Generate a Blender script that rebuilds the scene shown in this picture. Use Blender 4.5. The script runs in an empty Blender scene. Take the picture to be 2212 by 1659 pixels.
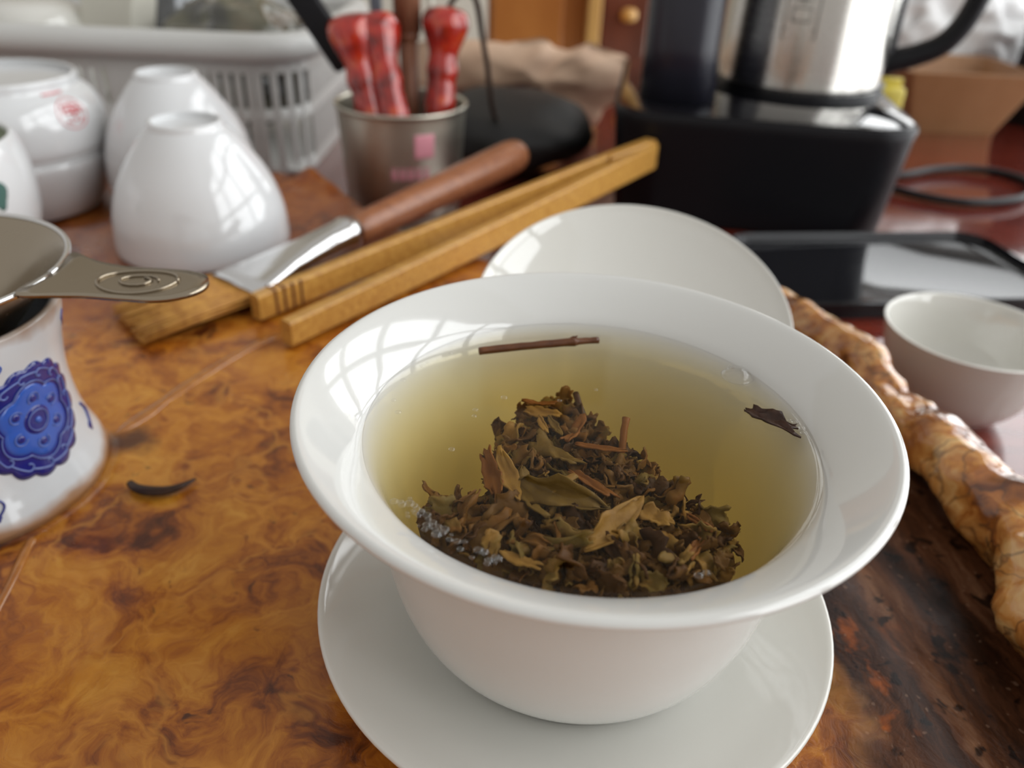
import bpy, bmesh, math, random
from math import sin, cos, pi, radians, sqrt, atan2, exp
from mathutils import Vector, Matrix, noise

# ------------------------------------------------------------------ scene, camera, light
SC = bpy.context.scene
COL = SC.collection
MM = 0.001                                   # everything below is written in millimetres

SC.view_settings.view_transform = 'Standard'
SC.view_settings.look = 'None'
SC.view_settings.gamma = 1.0
SC.view_settings.use_curve_mapping = False
SC.view_settings.exposure = -0.60

PITCH, ROLL, FPX = radians(32.08), radians(2.47), 1700.0
cam_d = bpy.data.cameras.new('camera')
cam = bpy.data.objects.new('camera', cam_d)
COL.objects.link(cam)
_f = Vector((0, cos(PITCH), -sin(PITCH))); _r = Vector((1, 0, 0)); _u = _r.cross(_f)
_r2 = cos(ROLL) * _r + sin(ROLL) * _u
_u2 = -sin(ROLL) * _r + cos(ROLL) * _u
_m = Matrix((_r2, _u2, -_f)).transposed().to_4x4()
_m.translation = Vector((-13.87, -112.92, 130.5)) * MM
cam.matrix_world = _m
cam_d.sensor_width = 36.0
cam_d.lens = 36.0 * FPX / 2212.0
cam_d.clip_start = 0.005
cam_d.dof.use_dof = True
cam_d.dof.focus_distance = 0.133
cam_d.dof.aperture_fstop = 14.0
SC.camera = cam

W = bpy.data.worlds.new('World'); SC.world = W; W.use_nodes = True
W.node_tree.nodes['Background'].inputs[0].default_value = (1.0, 0.97, 0.93, 1)
W.node_tree.nodes['Background'].inputs[1].default_value = 0.80

# daylight behind the tall window in the wall on the right
ld = bpy.data.lights.new('window_daylight', 'AREA')
ld.shape = 'RECTANGLE'; ld.size = 3.0; ld.size_y = 2.0
ld.energy = 112.0; ld.color = (0.95, 0.98, 1.0)
lo = bpy.data.objects.new('window_daylight', ld); COL.objects.link(lo)
lo.location = (1.06, 0.575, 0.55)
lo.rotation_euler = Vector((1, 0, 0)).to_track_quat('Z', 'Y').to_euler()

SC.cycles.max_bounces = 7
SC.cycles.diffuse_bounces = 3
SC.cycles.glossy_bounces = 4
SC.cycles.caustics_reflective = False
SC.cycles.adaptive_threshold = 0.045

# ------------------------------------------------------------------ helpers
def setp(o, label=None, cat=None, group=None, kind=None):
    if label: o['label'] = label
    if cat: o['category'] = cat
    if group: o['group'] = group
    if kind: o['kind'] = kind
    return o

def thing(name, label, cat, loc=(0, 0, 0), group=None):
    o = bpy.data.objects.new(name, None); COL.objects.link(o)
    o.empty_display_size = 0.01
    o.location = Vector(loc) * MM
    return setp(o, label, cat, group)

def mk(name, vf, mat, parent=None, loc=(0, 0, 0), smooth=True, sub=0):
    """verts in world mm; origin put at loc (mm) or at the parent's origin"""
    v, f = vf
    if parent is not None:
        base = wloc(parent)
    else:
        base = Vector(loc)
    me = bpy.data.meshes.new(name)
    me.from_pydata([(Vector(p) - base) * MM for p in v], [], f)
    bm = bmesh.new(); bm.from_mesh(me)
    bmesh.ops.recalc_face_normals(bm, faces=bm.faces)
    bm.to_mesh(me); bm.free()
    if smooth:
        for p in me.polygons: p.use_smooth = True
    if mat: me.materials.append(mat)
    o = bpy.data.objects.new(name, me); COL.objects.link(o)
    if parent is not None: o.parent = parent
    else: o.location = base * MM
    if sub:
        m = o.modifiers.new('sub', 'SUBSURF'); m.levels = sub; m.render_levels = sub
    return o

def wloc(o):
    p = Vector(o.location) / MM
    while o.parent is not None:
        o = o.parent; p = p + Vector(o.location) / MM
    return p

def single(name, vf, mat, loc, label, cat, group=None, smooth=True, sub=0, kind=None):
    return setp(mk(name, vf, mat, None, loc, smooth, sub), label, cat, group, kind)

def auto_smooth(o, ang=40):
    me = o.data
    bm = bmesh.new(); bm.from_mesh(me)
    for e in bm.edges:
        e.smooth = not (len(e.link_faces) == 2 and e.calc_face_angle(0) > radians(ang))
    bm.to_mesh(me); bm.free()
    return o

def join(*vfs):
    V, Fc = [], []
    for v, f in vfs:
        n = len(V); V += list(v); Fc += [[i + n for i in q] for q in f]
    return V, Fc

def xf(vf, M):
    return [M @ Vector(p) for p in vf[0]], vf[1]

def catmull(pts, n=5, closed=False):
    P = [Vector(p) for p in pts]; out = []; N = len(P)
    for i in range(N if closed else N - 1):
        if closed: a, b, c, d = P[(i - 1) % N], P[i], P[(i + 1) % N], P[(i + 2) % N]
        else: a, b, c, d = P[max(i - 1, 0)], P[i], P[i + 1], P[min(i + 2, N - 1)]
        for k in range(n):
            t = k / n
            out.append(0.5 * ((2 * b) + (c - a) * t + (2 * a - 5 * b + 4 * c - d) * t * t + (3 * b - a - 3 * c + d) * t ** 3))
    if not closed: out.append(P[-1])
    return out

def lathe(profile, c=(0, 0, 0), n=72, smooth_prof=4):
    """profile (r,z) ; ends with r<=0 close on the axis"""
    pr = [Vector((r, z, 0)) for r, z in profile]
    if smooth_prof: pr = catmull(pr, smooth_prof)
    V, Fc, rings = [], [], []
    for p in pr:
        r, z = p.x, p.y
        if r < 1e-3:
            rings.append([len(V)]); V.append((c[0], c[1], c[2] + z))
        else:
            rings.append(list(range(len(V), len(V) + n)))
            for i in range(n):
                a = 2 * pi * i / n
                V.append((c[0] + r * cos(a), c[1] + r * sin(a), c[2] + z))
    for A, B in zip(rings, rings[1:]):
        if len(A) == 1 and len(B) == 1: continue
        for i in range(n):
            j = (i + 1) % n
            if len(A) == 1: Fc.append([A[0], B[i], B[j]])
            elif len(B) == 1: Fc.append([A[i], A[j], B[0]])
            else: Fc.append([A[i], A[j], B[j], B[i]])
    return V, Fc

def tube(path, rad, n=12, sm=0, flat=1.0, up=None):
    """swept tube with capped ends; flat squeezes the section along the up vector"""
    P = [Vector(p) for p in path]
    R = rad if isinstance(rad, (list, tuple)) else [rad] * len(P)
    if sm:
        PR = catmull([(p.x, p.y, p.z) for p in P], sm)
        RR = catmull([(r, 0, 0) for r in R], sm)
        P, R = PR, [max(q.x, 1e-3) for q in RR]
    V, Fc = [], []
    N = len(P); prev = None
    for i, p in enumerate(P):
        t = (P[min(i + 1, N - 1)] - P[max(i - 1, 0)]).normalized()
        if up is not None: s = t.cross(Vector(up)).normalized()
        elif prev is None:
            a = Vector((0, 0, 1)) if abs(t.z) < .9 else Vector((1, 0, 0))
            s = t.cross(a).normalized()
        else: s = (prev - t * prev.dot(t)).normalized()
        prev = s
        b = s.cross(t).normalized()
        for k in range(n):
            a = 2 * pi * k / n
            V.append(p + s * (R[i] * cos(a)) + b * (R[i] * flat * sin(a)))
    for i in range(N - 1):
        for k in range(n):
            l = (k + 1) % n
            Fc.append([i * n + k, i * n + l, (i + 1) * n + l, (i + 1) * n + k])
    Fc.append(list(range(n))[::-1]); Fc.append([(N - 1) * n + k for k in range(n)])
    return V, Fc

def bevbox(size, c=(0, 0, 0), bev=0.5, seg=2, M=None):
    bm = bmesh.new(); bmesh.ops.create_cube(bm, size=1)
    for v in bm.verts: v.co = Vector((v.co.x * size[0], v.co.y * size[1], v.co.z * size[2]))
    if bev > 0: bmesh.ops.bevel(bm, geom=bm.edges[:], offset=bev, segments=seg, affect='EDGES', profile=.5)
    bm.verts.ensure_lookup_table(); bm.verts.index_update()
    MT = M if M is not None else Matrix.Identity(4)
    V = [MT @ v.co + Vector(c) for v in bm.verts]
    Fc = [[v.index for v in f.verts] for f in bm.faces]; bm.free()
    return V, Fc

def rrect(w, d, r, n=6):
    o = []
    for cx, cy, a0 in ((w / 2 - r, d / 2 - r, 0), (-w / 2 + r, d / 2 - r, pi / 2), (-w / 2 + r, -d / 2 + r, pi), (w / 2 - r, -d / 2 + r, 3 * pi / 2)):
        for k in range(n + 1):
            a = a0 + pi / 2 * k / n; o.append((cx + r * cos(a), cy + r * sin(a)))
    return o

def loft(rings, cap=True):
    V, Fc = [], []; n = len(rings[0])
    for r in rings: V += [Vector(p) for p in r]
    for i in range(len(rings) - 1):
        for k in range(n):
            l = (k + 1) % n
            Fc.append([i * n + k, i * n + l, (i + 1) * n + l, (i + 1) * n + k])
    if cap:
        Fc.append(list(range(n))[::-1]); Fc.append([(len(rings) - 1) * n + k for k in range(n)])
    return V, Fc

def crumple(c, rad, seed, amp=.25, sub=4, freq=1.6, ridge=True):
    bm = bmesh.new(); bmesh.ops.create_icosphere(bm, subdivisions=sub, radius=1)
    off = Vector((seed * 3.1, seed * 1.7, seed * 2.3))
    for v in bm.verts:
        d = v.co.normalized()
        q = d * freq + off
        h = noise.noise(q) + .5 * noise.noise(q * 2.1)
        if ridge: h = .7 - 1.6 * abs(h)
        v.co = d * (1 + amp * h)
    bm.verts.index_update()
    V = [Vector((v.co.x * rad[0], v.co.y * rad[1], v.co.z * rad[2])) + Vector(c) for v in bm.verts]
    Fc = [[v.index for v in f.verts] for f in bm.faces]; bm.free()
    return V, Fc

# ------------------------------------------------------------------ materials
def pm(name, col, rough=.4, metal=0, coat=0, spec=.5, coat_rough=.05):
    m = bpy.data.materials.new(name); m.use_nodes = True
    b = m.node_tree.nodes['Principled BSDF']
    b.inputs['Base Color'].default_value = (*col, 1)
    b.inputs['Roughness'].default_value = rough
    b.inputs['Metallic'].default_value = metal
    b.inputs['Coat Weight'].default_value = coat
    b.inputs['Coat Roughness'].default_value = coat_rough
    b.inputs['Specular IOR Level'].default_value = spec
    return m

class NT:
    def __init__(s, m): s.t = m.node_tree; s.b = s.t.nodes['Principled BSDF']
    def n(s, typ, **kw):
        nd = s.t.nodes.new(typ)
        for k, v in kw.items(): setattr(nd, k, v)
        return nd
    def l(s, a, b): s.t.links.new(a, b)
    def obj(s, scale=1.0):
        tc = s.n('ShaderNodeTexCoord'); vm = s.n('ShaderNodeVectorMath', operation='SCALE')
        s.l(tc.outputs['Object'], vm.inputs[0]); vm.inputs['Scale'].default_value = scale
        return vm.outputs[0]
    def noise(s, vec, scale, detail=2, rough=.5, dist=0):
        nd = s.n('ShaderNodeTexNoise'); s.l(vec, nd.inputs['Vector'])
        nd.inputs['Scale'].default_value = scale; nd.inputs['Detail'].default_value = detail
        nd.inputs['Roughness'].default_value = rough; nd.inputs['Distortion'].default_value = dist
        return nd
    def ramp(s, fac, stops, interp='LINEAR'):
        r = s.n('ShaderNodeValToRGB'); r.color_ramp.interpolation = interp
        e = r.color_ramp.elements
        while len(e) < len(stops): e.new(.5)
        for i, (p, c) in enumerate(stops):
            e[i].position = p; e[i].color = (*c, 1) if len(c) == 3 else c
        s.l(fac, r.inputs[0]); return r.outputs[0]
    def math(s, op, a, b=None, clamp=False):
        m = s.n('ShaderNodeMath', operation=op); m.use_clamp = clamp
        for i, x in enumerate((a, b)):
            if x is None: continue
            if isinstance(x, (int, float)): m.inputs[i].default_value = x
            else: s.l(x, m.inputs[i])
        return m.outputs[0]
    def mix(s, fac, a, b, bt='MIX'):
        m = s.n('ShaderNodeMix', data_type='RGBA', blend_type=bt)
        if isinstance(fac, (int, float)): m.inputs[0].default_value = fac
        else: s.l(fac, m.inputs[0])
        for i, x in ((6, a), (7, b)):
            if isinstance(x, tuple): m.inputs[i].default_value = (*x, 1)
            else: s.l(x, m.inputs[i])
        return m.outputs[2]
    def vadd(s, a, b, sc):
        v1 = s.n('ShaderNodeVectorMath', operation='SUBTRACT'); s.l(b, v1.inputs[0]); v1.inputs[1].default_value = (.5, .5, .5)
        v2 = s.n('ShaderNodeVectorMath', operation='SCALE'); s.l(v1.outputs[0], v2.inputs[0]); v2.inputs['Scale'].default_value = sc
        v3 = s.n('ShaderNodeVectorMath', operation='ADD'); s.l(a, v3.inputs[0]); s.l(v2.outputs[0], v3.inputs[1])
        return v3.outputs[0]
    def bump(s, h, strength=.2, dist=.0005, inp='Normal'):
        b = s.n('ShaderNodeBump'); s.l(h, b.inputs['Height']); b.inputs['Strength'].default_value = strength
        b.inputs['Distance'].default_value = dist; s.l(b.outputs[0], s.b.inputs[inp])

# porcelain of the covered tea bowl, a faint glaze waviness
def porcelain(name, col, rough=.055):
    m = pm(name, col, rough, 0, 0, .95)
    t = NT(m); v = t.obj(10)
    n = t.noise(v, 3, 2)
    t.l(t.mix(t.math('MULTIPLY', n.outputs[0], .25), (*col,), (col[0] * .96, col[1] * .96, col[2] * .94)), t.b.inputs['Base Color'])
    return m
M_PORC = porcelain('porcelain_white', (.71, .71, .685))
M_PORC2 = porcelain('porcelain_cool_white', (.70, .71, .72))
M_CREAM = porcelain('porcelain_cream', (.70, .69, .645))

TRAYZ = .32          # tray top above its own origin, in 100 mm
def m_burl():
    m = pm('burl_wood', (.4, .15, .03), .3, 0, .25, .4, .12)
    t = NT(m); p = t.obj(10)                       # unit = 100 mm
    w1 = t.noise(p, 3.2, 3, .55)
    q = t.vadd(p, w1.outputs['Color'], .55)
    w2 = t.noise(q, 9, 3, .6)
    q2 = t.vadd(q, w2.outputs['Color'], .12)
    big = t.noise(q, 2.6, 4, .6, 1.2)
    vo = t.n('ShaderNodeTexVoronoi', feature='SMOOTH_F1'); t.l(q2, vo.inputs['Vector'])
    vo.inputs['Scale'].default_value = 5.5; vo.inputs['Smoothness'].default_value = .35
    ve = t.n('ShaderNodeTexVoronoi', feature='DISTANCE_TO_EDGE'); t.l(q2, ve.inputs['Vector']); ve.inputs['Scale'].default_value = 2.6
    vk = t.n('ShaderNodeTexVoronoi', feature='F1'); t.l(q2, vk.inputs['Vector']); vk.inputs['Scale'].default_value = 12
    eye = t.math('SINE', t.math('MULTIPLY', vk.outputs['Distance'], 13))
    clus = t.ramp(t.noise(p, 4.2, 2).outputs[0], [(.45, (0, 0, 0)), (.58, (1, 1, 1))])
    fine = t.noise(q2, 42, 4, .65)
    f = t.math('ADD', t.math('MULTIPLY', big.outputs[0], .75), t.math('MULTIPLY', vo.outputs['Distance'], .34))
    f = t.math('ADD', f, t.math('MULTIPLY', t.math('SUBTRACT', fine.outputs[0], .5), .32))
    f = t.math('ADD', f, t.math('MULTIPLY', t.math('MULTIPLY', eye, clus), .045))
    cont = t.math('SINE', t.math('MULTIPLY', t.noise(q, 3.4, 2, .5).outputs[0], 46))
    f = t.math('ADD', f, t.math('MULTIPLY', cont, .035))
    base = t.ramp(f, [(.30, (.075, .016, .002)), (.43, (.21, .052, .005)), (.54, (.37, .110, .008)), (.66, (.50, .185, .015)), (.82, (.62, .28, .037))])
    vein = t.ramp(ve.outputs['Distance'], [(.0, (1, 1, 1)), (.045, (0, 0, 0))])
    base = t.mix(t.math('MULTIPLY', vein, .5), base, (.64, .27, .035))
    # dark knots
    kn = t.ramp(t.noise(q2, 16, 2).outputs[0], [(.66, (0, 0, 0)), (.74, (1, 1, 1))])
    base = t.mix(t.math('MULTIPLY', t.math('MULTIPLY', kn, clus), .8), base, (.035, .010, .004))
    # dark, streaky bark-side wood towards the natural edge on the right, redder wood at the back
    sep = t.n('ShaderNodeSeparateXYZ'); t.l(t.vadd(p, t.noise(p, 5, 3).outputs['Color'], .35), sep.inputs[0])
    edge = t.math('ADD', sep.outputs[0], t.math('MULTIPLY', sep.outputs[1], .16))
    mask = t.ramp(edge, [(.40, (0, 0, 0)), (.54, (1, 1, 1))])
    qd = t.vadd(p, t.noise(p, 7, 4, .6).outputs['Color'], .10)
    mp = t.n('ShaderNodeMapping', vector_type='TEXTURE'); t.l(qd, mp.inputs[0]); mp.inputs['Rotation'].default_value = (0, 0, radians(8)); mp.inputs['Scale'].default_value = (.085, .55, 1)
    st = t.noise(mp.outputs[0], 1.0, 6, .68)
    dark = t.ramp(st.outputs[0], [(.30, (.006, .003, .002)), (.44, (.030, .011, .005)), (.55, (.080, .030, .013)), (.66, (.15, .072, .038)), (.80, (.34, .17, .07))])
    org = t.ramp(t.noise(qd, 11, 3).outputs[0], [(.60, (0, 0, 0)), (.70, (1, 1, 1))])
    near = t.ramp(edge, [(.50, (1, 1, 1)), (.80, (0, 0, 0))])
    dark = t.mix(t.math('MULTIPLY', t.math('MULTIPLY', org, near), .8), dark, (.36, .085, .010))
    spk = t.n('ShaderNodeTexVoronoi', feature='F1'); t.l(qd, spk.inputs['Vector']); spk.inputs['Scale'].default_value = 30
    dark = t.mix(t.math('MULTIPLY', t.ramp(spk.outputs['Distance'], [(.10, (1, 1, 1)), (.16, (0, 0, 0))]), .35), dark, (.25, .15, .10))
    pit = t.ramp(t.noise(qd, 20, 2).outputs[0], [(.60, (0, 0, 0)), (.66, (1, 1, 1))])
    dark = t.mix(t.math('MULTIPLY', pit, .85), dark, (.004, .002, .0015))
    base = t.mix(mask, base, dark)
    back = t.ramp(t.math('ADD', sep.outputs[1], t.math('MULTIPLY', sep.outputs[0], -.75)), [(.55 + .9, (0, 0, 0)), (1.0, (1, 1, 1))]) if False else t.ramp(t.math('MULTIPLY', t.math('ADD', sep.outputs[1], t.math('MULTIPLY', sep.outputs[0], -.55)), .3), [(.56, (0, 0, 0)), (.70, (1, 1, 1))])
    redd = t.mix(.75, base, (.42, .20, .13), 'MULTIPLY')
    base = t.mix(back, base, redd)
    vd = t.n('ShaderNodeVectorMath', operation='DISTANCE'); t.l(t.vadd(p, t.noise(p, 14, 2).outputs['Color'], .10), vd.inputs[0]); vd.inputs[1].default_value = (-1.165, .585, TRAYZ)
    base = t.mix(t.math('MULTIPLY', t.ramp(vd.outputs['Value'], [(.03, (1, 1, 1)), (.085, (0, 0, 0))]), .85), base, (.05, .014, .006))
    t.l(base, t.b.inputs['Base Color'])
    rr = t.ramp(t.noise(p, 7, 3).outputs[0], [(.3, (.24, .24, .24)), (.7, (.42, .42, .42))])
    t.l(rr, t.b.inputs['Roughness'])
    t.l(t.math('SUBTRACT', .4, t.math('MULTIPLY', mask, .3)), t.b.inputs['Specular IOR Level'])
    t.l(t.math('MULTIPLY', t.math('SUBTRACT', 1.0, mask, True), .25), t.b.inputs['Coat Weight'])
    t.bump(t.math('ADD', fine.outputs[0], big.outputs[0]), .25, .0006)
    return m
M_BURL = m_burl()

def m_edge():
    m = pm('live_edge_wood', (.5, .25, .08), .2, 0, .8, .5, .06)
    t = NT(m); p = t.obj(10)
    q = t.vadd(p, t.noise(p, 6, 3).outputs['Color'], .25)
    n = t.noise(q, 5, 4, .6, 1.5)
    c = t.ramp(n.outputs[0], [(.33, (.13, .036, .008)), (.46, (.38, .125, .022)), (.56, (.58, .25, .06)), (.70, (.74, .47, .19))])
    vo = t.n('ShaderNodeTexVoronoi', feature='DISTANCE_TO_EDGE'); t.l(q, vo.inputs['Vector']); vo.inputs['Scale'].default_value = 7
    ln = t.ramp(vo.outputs['Distance'], [(0, (1, 1, 1)), (.03, (0, 0, 0))])
    c = t.mix(t.math('MULTIPLY', ln, .7), c, (.09, .04, .02))
    t.l(c, t.b.inputs['Base Color'])
    t.bump(t.noise(q, 14, 3).outputs[0], .4, .0012)
    return m
M_EDGE = m_edge()

def m_grain(name, c0, c1, rough=.4, scale=(3, 40, 40), coat=0.1, sc=10):
    m = pm(name, c0, rough, 0, coat, .4, .15)
    t = NT(m); p = t.obj(sc)
    mp = t.n('ShaderNodeMapping'); t.l(p, mp.inputs[0]); mp.inputs['Scale'].default_value = scale
    n = t.noise(mp.outputs[0], 1, 4, .6, .3)
    t.l(t.ramp(n.outputs[0], [(.3, c0), (.7, c1)]), t.b.inputs['Base Color'])
    t.bump(n.outputs[0], .15, .0002)
    return m
M_BAMBOO = m_grain('bamboo', (.42, .19, .035), (.66, .37, .085), .38, (8, 60, 60), .2)
M_BRUSHWOOD = m_grain('brown_handle_wood', (.22, .075, .03), (.36, .14, .06), .35, (8, 40, 40), .3)
M_CABWOOD = m_grain('orange_cabinet_wood', (.38, .125, .022), (.50, .19, .04), .4, (2, 2, .6), .2, 10)
M_CABLIGHT = m_grain('pale_cabinet_wood', (.55, .29, .08), (.68, .40, .13), .4, (2, 2, .5), .2, 10)
M_DARKWOOD = m_grain('dark_red_wood', (.09, .025, .012), (.17, .05, .025), .35, (3, 3, .6), .2, 10)
M_STICK = m_grain('brown_stick_wood', (.18, .075, .04), (.30, .14, .08), .45, (40, 40, 6), .1)

def m_red_table():
    m = pm('red_lacquer', (.16, .028, .018), .12, 0, .6, .5, .04)
    t = NT(m); p = t.obj(10)
    mp = t.n('ShaderNodeMapping'); t.l(p, mp.inputs[0]); mp.inputs['Scale'].default_value = (1.2, 9, 1)
    n = t.noise(mp.outputs[0], 1.5, 4, .6)
    t.l(t.ramp(n.outputs[0], [(.3, (.11, .016, .011)), (.7, (.22, .038, .022))]), t.b.inputs['Base Color'])
    return m
M_RED = m_red_table()
M_BLACK = pm('black_plastic', (.008, .008, .010), .38, 0, 0, .22)
M_GLASSBLACK = pm('black_gloss', (.006, .006, .008), .04, 0, .8)
M_TRAY = pm('black_tray', (.010, .010, .012), .07, 0, 0, .25)
M_DARKCLOTH = pm('black_pouch', (.010, .010, .010), .6)

def m_steel(name, col=(.62, .60, .56), rough=.22, stretch=(1, 1, 60)):
    m = pm(name, col, rough, 1)
    t = NT(m); p = t.obj(10)
    mp = t.n('ShaderNodeMapping'); t.l(p, mp.inputs[0]); mp.inputs['Scale'].default_value = stretch
    n = t.noise(mp.outputs[0], 8, 3)
    t.l(t.ramp(n.outputs[0], [(.3, (rough * .8,) * 3), (.7, (rough * 1.3,) * 3)]), t.b.inputs['Roughness'])
    return m
M_STEEL = m_steel('kettle_steel')
M_CHROME = m_steel('ferrule_steel', (.74, .74, .74), .16)
M_STRAINER = m_steel('strainer_steel', (.38, .325, .25), .22, (2, 2, 2))
M_CAN = m_steel('champagne_tin', (.60, .57, .48), .36)
M_REDGLOSS = None
def m_redgloss():
    m = pm('red_lacquered_handle', (.5, .03, .015), .12, 0, .8, .5, .03)
    t = NT(m); p = t.obj(10)
    n = t.noise(p, 9, 3, .5, .6)
    t.l(t.ramp(n.outputs[0], [(.35, (.18, .010, .006)), (.55, (.46, .022, .012)), (.72, (.62, .10, .02))]), t.b.inputs['Base Color'])
    return m
M_REDGLOSS = m_redgloss()
M_BASKET = pm('white_plastic', (.62, .62, .60), .35)
M_PINK = pm('pink_print', (.72, .30, .36), .5)
M_REDINK = pm('red_ink', (.62, .12, .13), .35)
M_PAPER = None
def m_paper():
    m = pm('tan_paper', (.46, .29, .19), .7)
    t = NT(m); p = t.obj(10); n = t.noise(p, 5, 4)
    t.l(t.ramp(n.outputs[0], [(.3, (.62, .40, .27)), (.7, (.76, .53, .37))]), t.b.inputs['Base Color'])
    t.bump(n.outputs[0], .4, .002)
    return m
M_PAPER = m_paper()
M_CARD = m_grain('tan_box_board', (.33, .17, .075), (.39, .21, .10), .5, (3, 3, 3), .1)
M_YELLOW = pm('yellow_plastic', (.62, .50, .05), .4)
M_WHITEBAG = pm('white_plastic_bag', (.84, .84, .84), .35)
M_OLIVEBAG = None
def m_olive():
    m = pm('clear_bag_over_dark_tea', (.1, .1, .07), .18, 0, .7, .5, .08)
    t = NT(m); p = t.obj(10); n = t.noise(p, 3.2, 3)
    t.l(t.ramp(n.outputs[0], [(.35, (.045, .045, .042)), (.52, (.10, .095, .06)), (.68, (.20, .15, .10))]), t.b.inputs['Base Color'])
    return m
M_OLIVEBAG = m_olive()
M_CARTON = pm('cream_carton', (.62, .60, .52), .5)
M_STRAP = pm('brown_strap', (.05, .028, .018), .5)
M_GREYROD = pm('grey_rod', (.10, .11, .14), .3)
M_BLUE1 = pm('cobalt_glaze_dark', (.008, .018, .21), .12, 0, .7)
M_BLUE2 = pm('cobalt_glaze_light', (.030, .115, .52), .12, 0, .7)
M_BLUE3 = pm('cobalt_glaze_line', (.13, .20, .50), .15, 0, .6)
M_GREEN = pm('green_glaze', (.06, .14, .12), .15, 0, .5)
M_CELADON = pm('celadon_glaze', (.42, .46, .36), .15, 0, .5)
M_WALL = pm('wall_paint', (.62, .58, .50), .8)
M_FLOOR = m_grain('floor_boards', (.16, .09, .05), (.24, .14, .08), .5, (1, 6, 1), .1, 10)
M_FRAME = pm('window_frame_paint', (.30, .27, .24), .5)

def m_stand():
    m = pm('stained_porcelain', (.68, .725, .755), .12, 0, .4, .5, .03)
    t = NT(m); tc = t.n('ShaderNodeTexCoord'); sp = t.n('ShaderNodeSeparateXYZ'); t.l(tc.outputs['Object'], sp.inputs[0])
    z = t.math('MULTIPLY', sp.outputs[2], 1000)
    n = t.noise(t.obj(10), 6, 3).outputs[0]
    zz = t.math('ADD', z, t.math('MULTIPLY', t.math('SUBTRACT', n, .5), 9))
    lowm = t.ramp(t.math('MULTIPLY', zz, .1), [(.0, (1, 1, 1)), (.30, (.85, .85, .85)), (.62, (0, 0, 0))])
    him = t.ramp(t.math('MULTIPLY', t.math('SUBTRACT', 47.5, zz), .1), [(.0, (1, 1, 1)), (.18, (.6, .6, .6)), (.35, (0, 0, 0))])
    c = t.mix(lowm, (.68, .725, .755), (.36, .17, .05))
    c = t.mix(t.math('MULTIPLY', him, .8), c, (.30, .15, .05))
    t.l(c, t.b.inputs['Base Color'])
    return m
M_STAND = m_stand()

# clear liquid surfaces: fresnel reflection over a straight-through body (+ absorption for the tea)
def m_liquid(name, absorb=None, ior=1.33, tint=(1, 1, 1), bump=0):
    m = bpy.data.materials.new(name); m.use_nodes = True; nt = m.node_tree
    nt.nodes.remove(nt.nodes['Principled BSDF']); out = nt.nodes['Material Output']
    tr = nt.nodes.new('ShaderNodeBsdfTransparent'); tr.inputs[0].default_value = (*tint, 1)
    gl = nt.nodes.new('ShaderNodeBsdfGlossy'); gl.inputs['Roughness'].default_value = .01
    fr = nt.nodes.new('ShaderNodeFresnel'); fr.inputs[0].default_value = ior
    ge = nt.nodes.new('ShaderNodeNewGeometry')          # same reflectance on both sides of the surface
    mr = nt.nodes.new('ShaderNodeMapRange'); mr.inputs['To Min'].default_value = ior; mr.inputs['To Max'].default_value = 1 / ior
    nt.links.new(ge.outputs['Backfacing'], mr.inputs['Value']); nt.links.new(mr.outputs[0], fr.inputs[0])
    mx = nt.nodes.new('ShaderNodeMixShader')
    nt.links.new(fr.outputs[0], mx.inputs[0]); nt.links.new(tr.outputs[0], mx.inputs[1]); nt.links.new(gl.outputs[0], mx.inputs[2])
    nt.links.new(mx.outputs[0], out.inputs['Surface'])
    if absorb:
        va = nt.nodes.new('ShaderNodeVolumeAbsorption'); va.inputs[0].default_value = (*absorb[0], 1); va.inputs[1].default_value = absorb[1]
        nt.links.new(va.outputs[0], out.inputs['Volume'])
    return m
M_TEA = m_liquid('tea_liquor', ((.97, .77, .0), 25.0))
M_WATER = m_liquid('clear_water')
M_FILM = m_liquid('bubble_film', None, 1.55)
M_PANE = m_liquid('window_glass', None, 1.45)

def m_leaf(name, island=False):
    m = pm(name, (.1, .05, .02), .5, 0, 0, .12)
    t = NT(m)
    if island:
        g = t.n('ShaderNodeNewGeometry'); rnd = g.outputs['Random Per Island']
    else:
        g = t.n('ShaderNodeObjectInfo'); rnd = g.outputs['Random']
    p = t.obj(10)
    n = t.noise(p, 25, 4, .6)
    f = t.math('ADD', t.math('MULTIPLY', rnd, .85), t.math('MULTIPLY', t.math('SUBTRACT', n.outputs[0], .5), .5))
    f = t.math('ADD', f, .08)
    c = t.ramp(f, [(.06, (.030, .011, .003)), (.28, (.078, .032, .006)), (.46, (.115, .056, .012)), (.62, (.145, .060, .010)), (.80, (.125, .082, .018)), (1.0, (.29, .145, .033))])
    t.l(c, t.b.inputs['Base Color'])
    t.bump(n.outputs[0], .5, .0006)
    return m
M_LEAF = m_leaf('wet_tea_leaf'); M_LEAFMASS = m_leaf('wet_tea_leaf_mass', True)
def leafcol(name, a, b, rough=.5, spec=.12):
    m = pm(name, a, rough, 0, 0, spec); t = NT(m); n = t.noise(t.obj(10), 18, 5, .65)
    t.l(t.ramp(n.outputs[0], [(.3, a), (.7, b)]), t.b.inputs['Base Color']); t.bump(n.outputs[0], .5, .0006); return m
M_LOLIVE = leafcol('olive_leaf', (.085, .047, .010), (.17, .100, .021))
M_LTAN = leafcol('tan_leaf', (.18, .088, .018), (.30, .165, .036))
M_LRUST = leafcol('rust_leaf', (.12, .040, .008), (.21, .078, .014))
M_TWIG = leafcol('tea_twig', (.075, .026, .010), (.17, .062, .022), .35, .4)
M_LDARK = leafcol('dark_leaf', (.018, .008, .005), (.06, .026, .014), .35, .3)

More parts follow.
